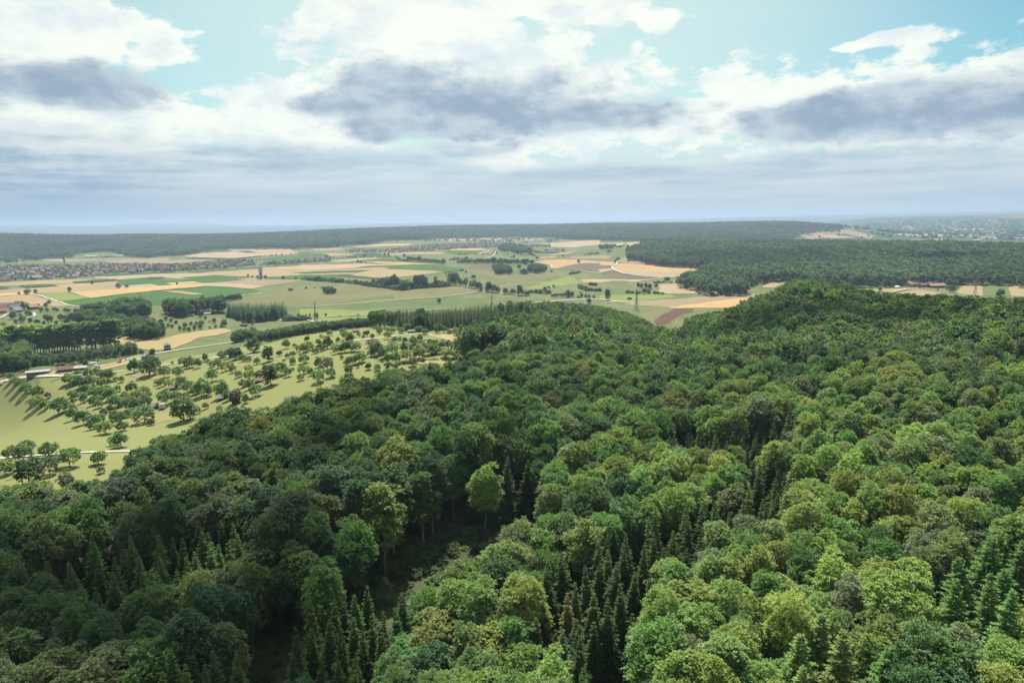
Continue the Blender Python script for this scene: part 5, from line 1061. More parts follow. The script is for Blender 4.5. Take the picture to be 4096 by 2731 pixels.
tree_row(1, [(770, 1095, 65), (720, 1130, 60), (60, 1215, 70), (390, 1180, 110), (450, 1140, 60), (600, 1130, 50), (650, 1210, 70), (740, 1210, 60), (850, 1190, 50), (900, 1200, 50), (1030, 1215, 70), (1080, 1215, 60), (1180, 1210, 55), (210, 1320, 100), (320, 1275, 40), (440, 1265, 70), (480, 1270, 60), (350, 1380, 100), (480, 1390, 80), (720, 1340, 90), (780, 1370, 100), (690, 1405, 50), (890, 1405, 60), (960, 1340, 90), (1040, 1340, 80), (1150, 1340, 100), (1040, 1410, 90), (1440, 1320, 70), (1420, 1440, 60), (1500, 1440, 60), (180, 1150, 70), (250, 1390, 60), (570, 1390, 60), (610, 1385, 50)],
         'hedge', W_HEDGE, 'round', 'the hamlet gardens', 'tree', 'trees', 'garden trees of the hamlet', 57)
tree_row(1, lerp_row(1345, 1160, 1600, 1150, 9, 65) + lerp_row(1310, 1205, 1690, 1200, 12, 35) + [(50, 1415, 35), (1220, 1210, 40)], 'bush', W_HEDGE, 'in', 'the clipped hedge block by the hamlet', 'bush', 'bushes', 'bushes of the hedge block', 58)
tree_row(2, [(1540, 655, 40), (1605, 665, 35), (1690, 690, 60), (1810, 690, 60), (1830, 692, 50), (2090, 697, 55), (2290, 700, 45), (1435, 1010, 40), (425, 785, 40)], 'hedge', W_HEDGE, 'near', 'the water tower', 'tree', 'trees', 'trees near the water tower', 59)
tree_row(2, lerp_row(940, 1050, 1400, 1022, 13, 85), 'hedge', W_HEDGE, 'in', 'the long copse under the maize field', 'tree', 'trees', 'trees of the long copse', 60)
tree_row(2, [(1665, 355, 30), (1720, 353, 30), (1897, 335, 30), (1925, 330, 25), (1980, 328, 30), (2067, 325, 35), (2210, 315, 28), (2283, 307, 25), (2325, 305, 28)], 'hedge', [0, 0, 0, 1, 4, 0, 0, 0, 0], 'in', 'the far avenue under the ridge', 'tree', 'round trees', 'round trees of the far avenue', 61, wide=(.8, .95))
tree_row(3, [(12, 458, 28), (53, 458, 26), (90, 455, 27), (130, 453, 27)], 'hedge', [0, 0, 0, 1, 4, 0, 0, 0, 0], 'in', 'the right end of the far avenue', 'tree', 'round trees', 'round trees of the far avenue', 62, wide=(.8, .95))
tree_row(2, [(60, 1380, 80), (170, 1400, 80), (250, 1350, 70), (330, 1370, 60), (290, 1450, 60), (350, 1460, 60), (410, 1400, 60), (470, 1500, 80), (550, 1450, 70), (540, 1510, 60), (610, 1525, 80), (700, 1495, 80), (790, 1480, 80), (650, 1420, 60), (730, 1420, 60), (810, 1420, 80), (870, 1330, 60), (800, 1300, 100), (1010, 1380, 80), (1165, 1440, 110), (1030, 1460, 50), (1120, 1460, 60), (940, 1470, 40), (930, 1370, 30), (1470, 1410, 70), (1610, 1410, 80), (2200, 1340, 90), (2140, 1330, 60), (2280, 1345, 70), (2330, 1290, 60)],
         'hedge', [0, 2, 4, 30, 40, 8, 14, 2, 0], 'in', 'the hill gardens', 'tree', 'trees', 'trees of the hill gardens', 63)
tree_row(2, [(2205, 875, 40)] + lerp_row(2100, 1345, 2320, 1345, 6, 50), 'bush', W_HEDGE, 'beside', 'the track under the conifer copse', 'bush', 'bushes', 'bushes by the conifer copse', 64)
# copses and small woods of countable trees
def fill(w, poly, s, kind, weights, sc, tail, plc, sing, plur, group, seed, h=0.0, dark=1.0, ww=(.9, 1.15), nmax=26):
    r = R_(seed); W = at(px(w, poly), h); X = [p[0] for p in W]; Y = [p[1] for p in W]
    x, y = grid_pts(min(X), max(X), min(Y), max(Y), s, r); k = inpoly(x, y, [(p[0], p[1]) for p in W]); x, y = x[k], y[k]
    o = np.argsort(np.hypot(x, y)); x, y = x[o], y[o]; n = len(x); m = min(n, nmax)
    u, v = project(np.stack([x, y, ground(x, y)], -1)); tn = [pick(r, weights) for _ in x]
    k = r.uniform(*sc, n); wd = k * r.uniform(*ww, n); col = np.array([TONE[t] for t in tn]).reshape(-1, 3) * r.normal(1, .12, (n, 1)) * dark
    labs = ordinal_labels([(f'{t} {plur}', f'single {t} {sing}', plc, uu) for t, uu in zip(tn[:m], u[:m])], 'at the front of')
    for i in range(m): tree_thing(kind, x[i], y[i], col[i], wd[i], k[i], labs[i], group, name='copse_conifer' if 'conifer' in kind else 'copse_tree')
    if n > m: scatter('copse_rest', kind, x[m:], y[m:], np.stack([wd, wd, k], -1)[m:], col[m:], f'remaining {plur} of {plc}')
    print('fill', plc, n)
fill(4, [(655, 690), (730, 783), (965, 778), (972, 740), (900, 700), (760, 672)], 9, 'mid_broad', [0, 0, 0, 30, 60, 0, 0, 0, 0], (.52, .66), 'at the', 'the left round copse', 'tree', 'trees', 'trees of the left round copse', 71)
fill(4, [(1222, 745), (1340, 763), (1505, 743), (1500, 690), (1380, 680), (1235, 690)], 9, 'mid_broad', [0, 0, 0, 30, 60, 0, 0, 0, 0], (.55, .68), 'at the', 'the right round copse', 'tree', 'trees', 'trees of the right round copse', 72)
fill(3, [(350, 1040), (400, 1090), (550, 1093), (560, 1060), (480, 1030)], 7, 'mid_broad', [0, 0, 0, 30, 60, 0, 0, 0, 0], (.40, .55), 'at the', 'the heart shaped copse', 'tree', 'trees', 'trees of the heart shaped copse', 73)
fill(2, [(1210, 1290), (1500, 1375), (1750, 1365), (2010, 1328), (2170, 1245), (2050, 1215), (1700, 1250), (1250, 1225)], 6.0, 'mid_conifer', [0, 0, 0, 1, 6, 0, 0, 2, 0], (.80, 1.02), 'at the', 'the conifer copse', 'conifer', 'conifers', 'conifers of the conifer copse', 74, ww=(1.0, 1.3))
fill(2, [(1500, 1378), (1750, 1372), (2030, 1335), (2170, 1258), (2010, 1320), (1700, 1350)], 8.0, 'mid_broad', W_HEDGE, (.50, .75), 'at the', 'the conifer copse fringe', 'tree', 'trees', 'fringe trees of the conifer copse', 75)
fill(2, [(250, 1262), (520, 1312), (700, 1252), (880, 1222), (1200, 1242), (1200, 1200), (880, 1185), (250, 1215)], 7.5, 'mid_broad', [0, 0, 2, 20, 60, 4, 6, 4, 0], (.75, 1.0), 'at the', 'the pine wood', 'tree', 'trees', 'trees of the pine wood', 76)
fill(1, [(1700, 1300), (2000, 1330), (2352, 1300), (2352, 1215), (1850, 1215), (1720, 1250)], 9, 'mid_broad', W_HEDGE, (.75, 1.05), 'at the', 'the left hill wood', 'tree', 'trees', 'trees of the left hill wood', 77)
fill(1, [(1110, 1402), (1400, 1452), (1750, 1562), (2352, 1660), (2520, 1640), (2600, 1590), (2352, 1500), (2000, 1420), (1650, 1370), (1400, 1350), (1130, 1380)], 7.5, 'mid_broad', W_HEDGE, (.50, .85), 'at the', 'the sloping wood', 'tree', 'trees', 'trees of the sloping wood', 78)
fill('a', [(1150, 1120), (1300, 1150), (1500, 1135), (1480, 1100), (1330, 1110)], 6.5, 'mid_conifer', W_SPR, (.6, .95), 'at the', 'the dark spruce tip', 'spruce', 'spruces', 'spruces of the dark tip', 79, ww=(1.0, 1.3))
fill('b', [(0, 1188), (120, 1195), (330, 1142), (700, 1088), (1000, 1058), (1100, 1052), (1000, 1035), (600, 1060), (300, 1110), (0, 1165)], 5.0, 'mid_broad', [2, 6, 14, 40, 25, 6, 4, 3, 0], (.30, .42), 'at the', 'the young plantation', 'tree', 'young trees', 'trees of the young plantation', 80, ww=(.9, 1.1))
fill('a', [(2140, 1208), (2352, 1170), (2352, 1130), (2150, 1180)], 5.0, 'mid_broad', W_HEDGE, (.35, .5), 'at the', 'the plantation end', 'tree', 'trees', 'trees of the plantation end', 81)
fill('a', [(0, 1470), (270, 1445), (540, 1410), (800, 1378), (1000, 1342), (1245, 1308), (1245, 1270), (1000, 1295), (540, 1360), (0, 1395)], 6.0, 'mid_broad', [0, 8, 8, 40, 20, 8, 12, 4, 0], (.30, .50), 'at the', 'the poplar thicket', 'tree', 'low trees', 'low trees under the poplars', 82)
fill('a', [(-350, 1500), (0, 1482), (200, 1450), (320, 1400), (300, 1340), (0, 1350), (-350, 1380)], 8.0, 'mid_broad', [0, 4, 6, 40, 34, 0, 6, 10, 0], (.62, .85), 'at the', 'the left grove', 'tree', 'trees', 'trees of the dark grove', 83)
r = R_(91); PW = [(x, 1318 - x * .075 + r.uniform(-8, 8), (225 if x < 760 else 255) * r.uniform(.92, 1.08)) for x in list(range(-300, 760, 26)) + [800, 850, 880, 950, 985, 1020, 1060]]
tree_row('a', PW, 'poplar', [6, 40, 6, 34, 4, 10, 0, 0, 0], 'in', 'the long poplar row', 'poplar', 'poplars', 'poplars of the long row', 84, dark=1.8, wide=(1.25, 1.7))
fill('a', [(1090, 1300), (1240, 1310), (1300, 1300), (1250, 1270)], 6, 'mid_conifer', W_SPR, (.45, .65), 'at the', 'the end of the poplar row', 'conifer', 'conifers', 'conifers by the poplar row', 85, ww=(1, 1.2))
tree_row('a', [(1405, 1308, 55), (1300, 1312, 55), (790, 1425, 55), (1890, 1370, 75)], 'hedge', W_HEDGE, 'by', 'the lane near the little tower', 'tree', 'trees', 'trees by the little tower', 86)
tree_row('d', [(1000, 800, 60), (940, 805, 80), (1080, 800, 70), (1130, 800, 50), (860, 800, 90), (800, 800, 110), (780, 780, 90), (1220, 795, 60), (1240, 740, 60), (1330, 740, 50), (1510, 745, 55), (1390, 805, 35), (1650, 830, 45), (1690, 850, 60), (1660, 800, 70), (1700, 790, 80), (1740, 770, 80), (1720, 800, 60), (2140, 885, 60), (2120, 890, 50), (1030, 840, 40), (1560, 832, 18), (960, 790, 80), (1180, 745, 50), (1420, 770, 40)], 'hedge', [1, 4, 6, 34, 34, 8, 8, 5, 0], 'around', 'the farm', 'tree', 'trees', 'trees around the farm', 87)
# scattered far trees too small to tell apart
def far_scatter(name, label, polys, dlo, dhi, n, sc, seed, kind='far_broad', dark=.9):
    r = R_(seed); X, Y = [], []
    for p in polys:
        W = at(p); px_ = [q[0] for q in W]; py_ = [q[1] for q in W]
        x = r.uniform(min(px_), max(px_), n * 3); y = r.uniform(min(py_), max(py_), n * 3); k = inpoly(x, y, [(q[0], q[1]) for q in W])
        nz = smooth_noise(x, y, 260, seed) + .5 * smooth_noise(x, y, 80, seed + 1); k &= nz > .25
        X.append(x[k][:n]); Y.append(y[k][:n])
    X, Y = np.concatenate(X), np.concatenate(Y); m = len(X); t = np.array([TONE[pick(r, W_FAR)] for _ in range(m)]) * dark; s = r.uniform(*sc, m)
    scatter(name, kind, X, Y, np.stack([s * 1.1, s * 1.1, s], -1), t, label); print(name, m)
far_scatter('plain_trees', 'hedges and groves dotted over the hazy plain at the right', [multi(('d', [(330, 330), (800, 240), (1300, 200), (2352, 190), (2700, 200), (2700, 400), (2352, 395), (1500, 372), (700, 375), (330, 350)]))], 4000, 9500, 2800, (.9, 1.5), 301)
far_scatter('slope_trees', 'orchards and gardens around the far village', [multi((3, [(1500, 290), (2000, 215), (2352, 205)]), (4, [(700, 200), (1500, 185), (1900, 230), (1500, 300), (1100, 300), (0, 270)])), multi((4, [(780, 330), (1150, 340), (1250, 400), (1330, 480), (900, 460), (760, 400)])), multi((5, [(0, 340), (330, 320), (620, 330), (420, 400), (200, 460), (0, 460)]))], 2500, 5000, 330, (.5, .9), 302)
far_scatter('ridge_foot_trees', 'groves at the foot of the left ridge', [multi((1, [(-100, 340), (500, 350), (1150, 290), (1150, 330), (700, 380), (300, 470), (-100, 490)])), multi((1, [(1880, 290), (2352, 300)]), (2, [(0, 300), (940, 230), (960, 285), (600, 300), (0, 330)]), (1, [(1950, 340)]))], 2500, 4000, 420, (.6, 1.0), 303)
# ------------------------------------------------------------------ buildings, pylons, vehicles
def M(name, col, **k): return plain(name, col, **k)
WALLW = M('white_render', (0.46, 0.45, 0.43)); WALLC = M('cream_render', (0.36, 0.32, 0.27)); WALLG = M('grey_render', (0.42, 0.42, 0.41)); WOOD = M('dark_wood', (0.075, 0.05, 0.038)); WOODL = M('brown_wood', (0.20, 0.125, 0.08))
ROOFR = M('red_tile', (0.20, 0.085, 0.060)); ROOFB = M('brown_tile', (0.13, 0.075, 0.06)); ROOFG = M('grey_slate', (0.15, 0.15, 0.16)); ROOFL = M('pale_sheet_roof', (0.30, 0.30, 0.29)); ROOFO = M('orange_tile', (0.27, 0.14, 0.095))
GLASS = M('dark_glass', (0.03, 0.035, 0.04), rough=0.15, spec=0.6); STEEL = M('galvanised_steel', (0.20, 0.205, 0.20), rough=0.6, metal=0.3); CONC = M('concrete', (0.46, 0.43, 0.39)); CONCD = M('dark_concrete', (0.16, 0.14, 0.125)); RUB = M('rubber', (0.02, 0.02, 0.02))
WHITEP = M('white_paint', (0.62, 0.62, 0.60), rough=0.4); BLUEP = M('blue_paint', (0.05, 0.22, 0.45), rough=0.5); ORANGEP = M('orange_paint', (0.55, 0.20, 0.03), rough=0.5); SILVER = M('silver_paint', (0.45, 0.46, 0.47), rough=0.35, metal=0.3); BLACKP = M('black_paint', (0.02, 0.022, 0.025), rough=0.35)
def bm_obj(name, bm, mats, parent=None, loc=None, rz=0.0):
    me = bpy.data.meshes.new(name); bmesh.ops.recalc_face_normals(bm, faces=bm.faces); bm.to_mesh(me); bm.free()
    for m in (mats if isinstance(mats, (list, tuple)) else [mats]): me.materials.append(m)
    o = link(bpy.data.objects.new(name, me))
    if parent: o.parent = parent
    if loc is not None: o.location = loc; o.rotation_euler = (0, 0, rz)
    return o
def box(bm, x0, x1, y0, y1, z0, z1, mi=0):
    v = [bm.verts.new(c) for c in ((x0, y0, z0), (x1, y0, z0), (x1, y1, z0), (x0, y1, z0), (x0, y0, z1), (x1, y0, z1), (x1, y1, z1), (x0, y1, z1))]
    for q in ((0, 3, 2, 1), (4, 5, 6, 7), (0, 1, 5, 4), (1, 2, 6, 5), (2, 3, 7, 6), (3, 0, 4, 7)):
        f = bm.faces.new([v[i] for i in q]); f.material_index = mi
    return v
def gable(bm, L, W, z0, z1, over=0.4, t=0.25, mi=0):
    """two roof slabs with thickness and eaves, ridge along x"""
    for s in (-1, 1):
        y = s * (W / 2 + over); e = z0 - over * (z1 - z0) / (W / 2); x = L / 2 + over
        pts = [(-x, y, e), (x, y, e), (x, 0, z1), (-x, 0, z1)]
        v = [bm.verts.new(p) for p in pts] + [bm.verts.new((p[0], p[1], p[2] + t)) for p in pts]
        for q in ((0, 1, 2, 3), (7, 6, 5, 4), (0, 4, 5, 1), (1, 5, 6, 2), (2, 6, 7, 3), (3, 7, 4, 0)):
            f = bm.faces.new([v[i] for i in q]); f.material_index = mi
def gable_walls(bm, L, W, h, z1, mi=0):
    x, y = L / 2, W / 2
    v = [bm.verts.new(p) for p in ((-x, -y, -1.5), (x, -y, -1.5), (x, y, -1.5), (-x, y, -1.5), (-x, -y, h), (x, -y, h), (x, y, h), (-x, y, h), (-x, 0, z1), (x, 0, z1))]
    for q in ((0, 1, 5, 4), (2, 3, 7, 6), (1, 2, 6, 9, 5), (3, 0, 4, 8, 7)):
        f = bm.faces.new([v[i] for i in q]); f.material_index = mi
def house_mesh(i, L, W, h, rise, wall, roof):
    bm = bmesh.new(); gable_walls(bm, L, W, h, h + rise, 0); gable(bm, L, W, h, h + rise, .45, .25, 1)
    box(bm, L * .2, L * .2 + .7, -.35, .35, h + rise * .5, h + rise + .9, 0)
    for s in (-1, 1):                                    # window bands, proud of the wall by 3 cm
        for x in (-L * .3, 0, L * .3):
            for z in ([1.0, 3.6] if h > 4.5 else [1.0]): box(bm, x - .55, x + .55, s * (W / 2 + .03) - .02, s * (W / 2 + .03) + .02, z, z + 1.3, 2)
    me = bpy.data.meshes.new(f'house_{i}'); bmesh.ops.recalc_face_normals(bm, faces=bm.faces); bm.to_mesh(me); bm.free()
    for m in (wall, roof, GLASS): me.materials.append(m)
    return me
ROOFS = [('red roofed', ROOFR), ('brown roofed', ROOFB), ('grey roofed', ROOFG), ('orange roofed', ROOFO)]
HM = {}
k = 0
for rn, rm in ROOFS:
    for wm in (WALLW, WALLC, WALLG):
        r = R_(500 + k); HM.setdefault(rn, []).append(house_mesh(k, r.uniform(10, 15), r.uniform(8.5, 10.5), r.uniform(3.6, 6), r.uniform(3.6, 5.2), wm, rm)); k += 1
def village(poly, s, nmax, place, group, seed, name='house', tree_n=0, rot=0.2):
    r = R_(seed); W = at(poly); X = [p[0] for p in W]; Y = [p[1] for p in W]
    x, y = grid_pts(min(X), max(X), min(Y), max(Y), s, r, .25); k = inpoly(x, y, [(p[0], p[1]) for p in W]); x, y = x[k], y[k]
    sp = r.random(len(x)) < .82; x, y = x[sp], y[sp]
    o = np.argsort(np.hypot(x, y)); x, y = x[o], y[o]
    u, v = project(np.stack([x, y, ground(x, y)], -1)); rn = [ROOFS[i][0] for i in r.choice(4, len(x), p=[.26, .32, .30, .12])]
    u0, u1 = u.min(), u.max()
    third = lambda q: ['left end', 'left part', 'middle', 'right part', 'right end'][int(np.clip((q - u0) / (u1 - u0 + 1e-6) * 5, 0, 4))]
    n = min(nmax, len(x)); dq = np.argsort(np.argsort(v[:n])) / max(n, 1)
    rowt = lambda q: 'back' if q < .33 else 'middle' if q < .66 else 'front'
    labs = ordinal_labels([(f'{a} houses', f'single {a} house', f'{third(uu)}, {rowt(q)} rows, {place}', uu) for a, uu, q in zip(rn[:n], u[:n], dq)], 'in')
    for i in range(n):
        me = HM[rn[i]][int(r.integers(3))]; h = link(bpy.data.objects.new(name, me)); sc = r.uniform(.8, 1.2)
        h.location = (x[i], y[i], float(ground(x[i], y[i]))); h.rotation_euler = (0, 0, rot + r.choice([0, math.pi / 2]) + r.normal(0, .15)); h.scale = (sc, sc, sc)
        tag(h, labs[i], 'house', group)
    if len(x) > n:
        bm = bmesh.new()
        for i in range(n, len(x)):
            nb = len(bm.verts); nf = len(bm.faces); L, Wd, h, rs = r.uniform(9, 14), r.uniform(8, 10), r.uniform(4, 6), r.uniform(3.5, 5)
            gable_walls(bm, L, Wd, h, h + rs, int(r.choice([3, 4]))); gable(bm, L, Wd, h, h + rs, .4, .25, int(r.choice([0, 1, 2])))
            bm.verts.ensure_lookup_table(); mt = Matrix.Translation((x[i], y[i], float(ground(x[i], y[i])))) @ Matrix.Rotation(rot + r.choice([0, 1.57]) + r.normal(0, .15), 4, 'Z')
            bmesh.ops.transform(bm, matrix=mt, verts=bm.verts[nb:])
        m = bm_obj('village_houses', bm, [ROOFR, ROOFB, ROOFG, WALLW, WALLC]); m['kind'] = 'stuff'; m['label'] = f'mass of small far roofs of {place}'
    if tree_n:
        xt = r.uniform(min(X), max(X), tree_n * 3); yt = r.uniform(min(Y), max(Y), tree_n * 3); k = inpoly(xt, yt, [(p[0], p[1]) for p in W]); xt, yt = xt[k][:tree_n], yt[k][:tree_n]
        m = len(xt); sz = r.uniform(.28, .62, m); scatter('garden_trees', 'far_broad', xt, yt, np.stack([sz * 1.2, sz * 1.2, sz], -1), np.array([TONE[pick(r, W_FAR)] for _ in range(m)]), f'garden trees between the houses of {place}')
    print('village', place, len(x))
village(multi((1, [(-250, 745), (0, 735), (700, 700), (950, 690), (1430, 655), (1600, 625), (2352, 585), (2352, 470), (1700, 470), (1000, 490), (300, 500), (-250, 520)])), 27, 150, 'the left village', 'houses of the left village', 401, tree_n=900)
village(multi((2, [(0, 588), (420, 580), (800, 560), (1300, 520), (1650, 485), (1600, 420), (1300, 400), (1000, 440), (600, 480), (0, 480)])), 27, 60, 'the village street', 'houses of the village street', 402, tree_n=480)
village(multi((2, [(1650, 485), (2352, 460)]), (3, [(0, 612), (500, 570), (480, 530), (250, 545), (0, 565)]), (2, [(2352, 420), (1900, 440)])), 26, 45, 'the small village end', 'houses of the small village end', 403, tree_n=110)
village(multi((3, [(720, 430), (1000, 435), (1500, 440), (2000, 410), (2352, 385)]), (4, [(500, 365), (940, 350), (1000, 300), (600, 290), (0, 310)]), (3, [(1900, 340), (1300, 400), (800, 390)])), 30, 40, 'the far village', 'houses of the far village', 404, tree_n=330)
village(multi((4, [(1140, 360), (1560, 350), (1580, 320), (1350, 320), (1180, 345)])), 32, 12, 'the far hamlet', 'houses of the far hamlet', 405, tree_n=30)
village(multi((6, [(100, 330), (800, 345), (1500, 380), (2352, 400), (2352, 370), (1500, 345), (800, 300), (100, 290)])), 60, 0, 'the hazy town at the right', 'x', 406)
def hall(name, w, p, L, W, h, rise, wall, roof, label, rz=0.0, cat='barn', door=True):
    """farm hall: walls, roof, door as parts"""
    q = at(px(w, [p]))[0]; t = empty(name, q, rz)
    bm = bmesh.new(); gable_walls(bm, L, W, h, h + rise); bm_obj('wall', bm, wall, t)
    bm = bmesh.new(); gable(bm, L, W, h, h + rise, .7, .3); bm_obj('roof', bm, roof, t)
    if door:
        bm = bmesh.new(); box(bm, -L * .12, L * .12, -W / 2 - .12, -W / 2 - .03, 0, min(h * .75, 4)); bm_obj('door', bm, WOOD, t)
        for k in (-.38, -.25, .25, .38):
            bm = bmesh.new(); box(bm, L * k - .8, L * k + .8, -W / 2 - .1, -W / 2 - .03, h * .4, h * .75); bm_obj('window', bm, GLASS, t)
    tag(t, label, cat); return t
# farm at the right
hall('barn', 6, (590, 1195), 24, 15, 5, 4.5, WALLC, ROOFO, 'broad barn with salmon red roof in the farmyard', .35)
hall('barn', 6, (600, 1165), 32, 13, 6, 5, WALLG, ROOFB, 'long grey walled barn behind the salmon roofed barn', .05)
hall('shed', 6, (780, 1205), 22, 12, 4, 3, WOOD, ROOFB, 'dark brown shed right of the salmon barn', .1, 'shed')
hall('barn', 6, (965, 1215), 30, 14, 4, 3.5, WOOD, ROOFO, 'low red roofed barn at the right of the farm', .15)
hall('house', 6, (900, 1130), 18, 11, 5, 5, WALLW, ROOFR, 'red roofed farmhouse behind the white tent hall', .1, 'house')
hall('manor', 6, (190, 1175), 26, 14, 7, 7, WALLC, ROOFB, 'old manor with steep brown roof and white turret', .2, 'house')
hall('house', 6, (310, 1165), 18, 10, 5, 5, WALLC, ROOFB, 'brown roofed side building right of the manor', 1.2, 'house')
hall('house', 6, (125, 1185), 16, 10, 5, 6, WALLC, ROOFB, 'brown gabled wing in front of the manor', 1.3, 'house')
def turret():
    q = at(px(6, [(190, 1175)]))[0]; t = empty('roof_turret', (q[0], q[1], q[2] + 13.8))
    bm = bmesh.new(); box(bm, -1.6, 1.6, -1.6, 1.6, -1.5, 3.2); bm_obj('wall', bm, WHITEP, t)
    bm = bmesh.new(); bmesh.ops.create_cone(bm, cap_ends=True, segments=8, radius1=2.3, radius2=.2, depth=2.4, matrix=Matrix.Translation((0, 0, 4.4))); bm_obj('roof', bm, ROOFG, t)
    bm = bmesh.new(); box(bm, -.6, .6, -1.66, -1.62, .6, 2.4); bm_obj('window', bm, GLASS, t)
    tag(t, 'small white turret on the manor roof', 'turret')
turret()
def dome_hall():
    q = at(px(6, [(880, 1165)]))[0]; t = empty('tent_hall', q, .1); bm = bmesh.new(); n = 12; L = 20; R = 6.5
    for i in range(n):
        a0, a1 = math.pi * i / n, math.pi * (i + 1) / n
        v = [bm.verts.new((x, -math.cos(a) * R, math.sin(a) * R * .9)) for x, a in ((-L / 2, a0), (L / 2, a0), (L / 2, a1), (-L / 2, a1))]; bm.faces.new(v)
    bm_obj('canvas', bm, WHITEP, t)
    bm = bmesh.new()
    for x in (-L / 2 + .05, L / 2 - .05): bm.faces.new([bm.verts.new((x, -math.cos(math.pi * i / n) * (R - .02), math.sin(math.pi * i / n) * (R - .02) * .9)) for i in range(n + 1)])
    bm_obj('end_wall', bm, ROOFL, t); tag(t, 'white rounded tent hall in the farmyard', 'hall')
dome_hall()
def silo(w, p, label):
    q = at(px(w, [p]))[0]; t = empty('feed_tank', q); bm = bmesh.new(); bmesh.ops.create_cone(bm, cap_ends=True, segments=20, radius1=4.5, radius2=4.5, depth=3, matrix=Matrix.Translation((0, 0, 1.2))); bm_obj('wall', bm, WHITEP, t)
    bm = bmesh.new(); bmesh.ops.create_cone(bm, cap_ends=True, segments=20, radius1=4.8, radius2=.4, depth=1.6, matrix=Matrix.Translation((0, 0, 3.5))); bm_obj('roof', bm, WHITEP, t); tag(t, label, 'tank')
silo(6, (362, 1222), 'round white tank left of the salmon roofed barn')
# long farm sheds under the left ridge, walled farmstead, hamlet
for p, L, rf, lb in (((1440, 350), 55, ROOFL, 'left pale roofed long farm shed under the left ridge'), ((1690, 350), 60, ROOFB, 'middle brown roofed long farm shed under the left ridge'), ((1850, 340), 52, ROOFL, 'right grey roofed long farm shed under the left ridge')): hall('shed', 1, p, L, 16, 4, 4, WALLC, rf, lb, .1, 'shed')
for p, L, rf, lb in (((1520, 440), 42, ROOFB, 'left brown roofed barn of the far walled farmstead'), ((1640, 432), 34, ROOFG, 'right grey roofed barn of the far walled farmstead')): hall('barn', 4, p, L, 14, 4, 4, WALLC, rf, lb, .1)
for p, L, rf, wl, rz, lb in (((30, 1165), 14, ROOFR, WALLW, .5, 'red roofed house cut by the left edge'), ((110, 1140), 16, ROOFG, WALLW, .4, 'grey roofed house second in the hamlet at the left edge'), ((265, 1165), 17, ROOFG, WALLW, .3, 'white house with pale grey roof in the hamlet'), ((265, 1215), 12, ROOFG, WALLW, 1.3, 'small white gabled house in front of the grey roofed one'),
                             ((520, 1165), 13, ROOFO, WOODL, 1.1, 'brown wooden gabled house at the right of the hamlet'), ((10, 1230), 13, ROOFR, WALLC, 1.0, 'lower red roofed house at the left edge'), ((300, 1115), 12, ROOFB, WALLC, .2, 'brown roofed house behind the hamlet')): hall('house', 1, p, L, 10, 4.5, 4.2, wl, rf, lb, rz, 'house')
for p, L, W, h, lb in (((510, 555), 44, 22, 7, 'pale flat roofed hall in the left village'), ((700, 560), 40, 20, 7, 'second pale flat roofed hall in the left village'), ((60, 615), 40, 24, 7, 'long pale roofed hall cut by the left edge of the village'), ((560, 700), 38, 14, 8, 'white apartment row at the front of the left village')): hall('hall', 1, p, L, W, h, 1.2, WALLW, ROOFL, lb, .15, 'hall')
def steeple(w, p, H, R, roof, wall, label, name='church_tower', k=.55):
    q = at(px(w, [p]))[0]; t = empty(name, q, .3); bm = bmesh.new(); box(bm, -R, R, -R, R, -2, H * k); bm_obj('wall', bm, wall, t)
    bm = bmesh.new(); bmesh.ops.create_cone(bm, cap_ends=True, segments=4, radius1=R * 1.55, radius2=.1, depth=H * (1 - k), matrix=Matrix.Translation((0, 0, H * (k + 1) / 2)) @ Matrix.Rotation(math.pi / 4, 4, 'Z')); bm_obj('spire', bm, roof, t)
    bm = bmesh.new(); box(bm, -R * .3, R * .3, -R - .08, -R - .03, H * k * .7, H * k * .85); bm_obj('window', bm, GLASS, t); tag(t, label, 'tower')
steeple(1, (1017, 470), 34, 3.0, ROOFR, WALLC, 'slim red spired church tower in the left village')
def block():
    q = at(px(3, [(420, 575)]))[0]; t = empty('tower_block', q, .25); bm = bmesh.new(); box(bm, -6.5, 6.5, -6.5, 6.5, -2, 17); bm_obj('wall', bm, WALLW, t)
    bm = bmesh.new(); box(bm, -7.2, 7.2, -7.2, 7.2, 17, 24); bm_obj('roof', bm, ROOFG, t)
    for z in (2, 6, 10, 14):
        bm = bmesh.new()
        for x in (-4, 0, 4): box(bm, x - 1.1, x + 1.1, -6.62, -6.53, z, z + 1.6)
        bm_obj('window_row', bm, GLASS, t)
    tag(t, 'white tower block with dark top above the small village end', 'building')
block()
# far ridge tower and mast
def ridge_tower(w, p, H, R, label, dm):
    q = at(px(w, [p]), dmin=dm)[0]; t = empty('lookout_tower', q); bm = bmesh.new(); bmesh.ops.create_cone(bm, cap_ends=True, segments=12, radius1=R, radius2=R * .85, depth=H, matrix=Matrix.Translation((0, 0, H / 2))); bm_obj('shaft', bm, CONCD, t)
    bm = bmesh.new(); bmesh.ops.create_cone(bm, cap_ends=True, segments=12, radius1=R * 1.3, radius2=R * 1.4, depth=H * .18, matrix=Matrix.Translation((0, 0, H * .95))); bm_obj('platform', bm, CONCD, t); tag(t, label, 'tower')
ridge_tower('c', (1313, 103), 62, 6, 'dark tower standing on the far forested ridge', 5000)
ridge_tower('c', (1947, 96), 48, 3, 'thin mast tower on the right end of the far ridge', 5000)
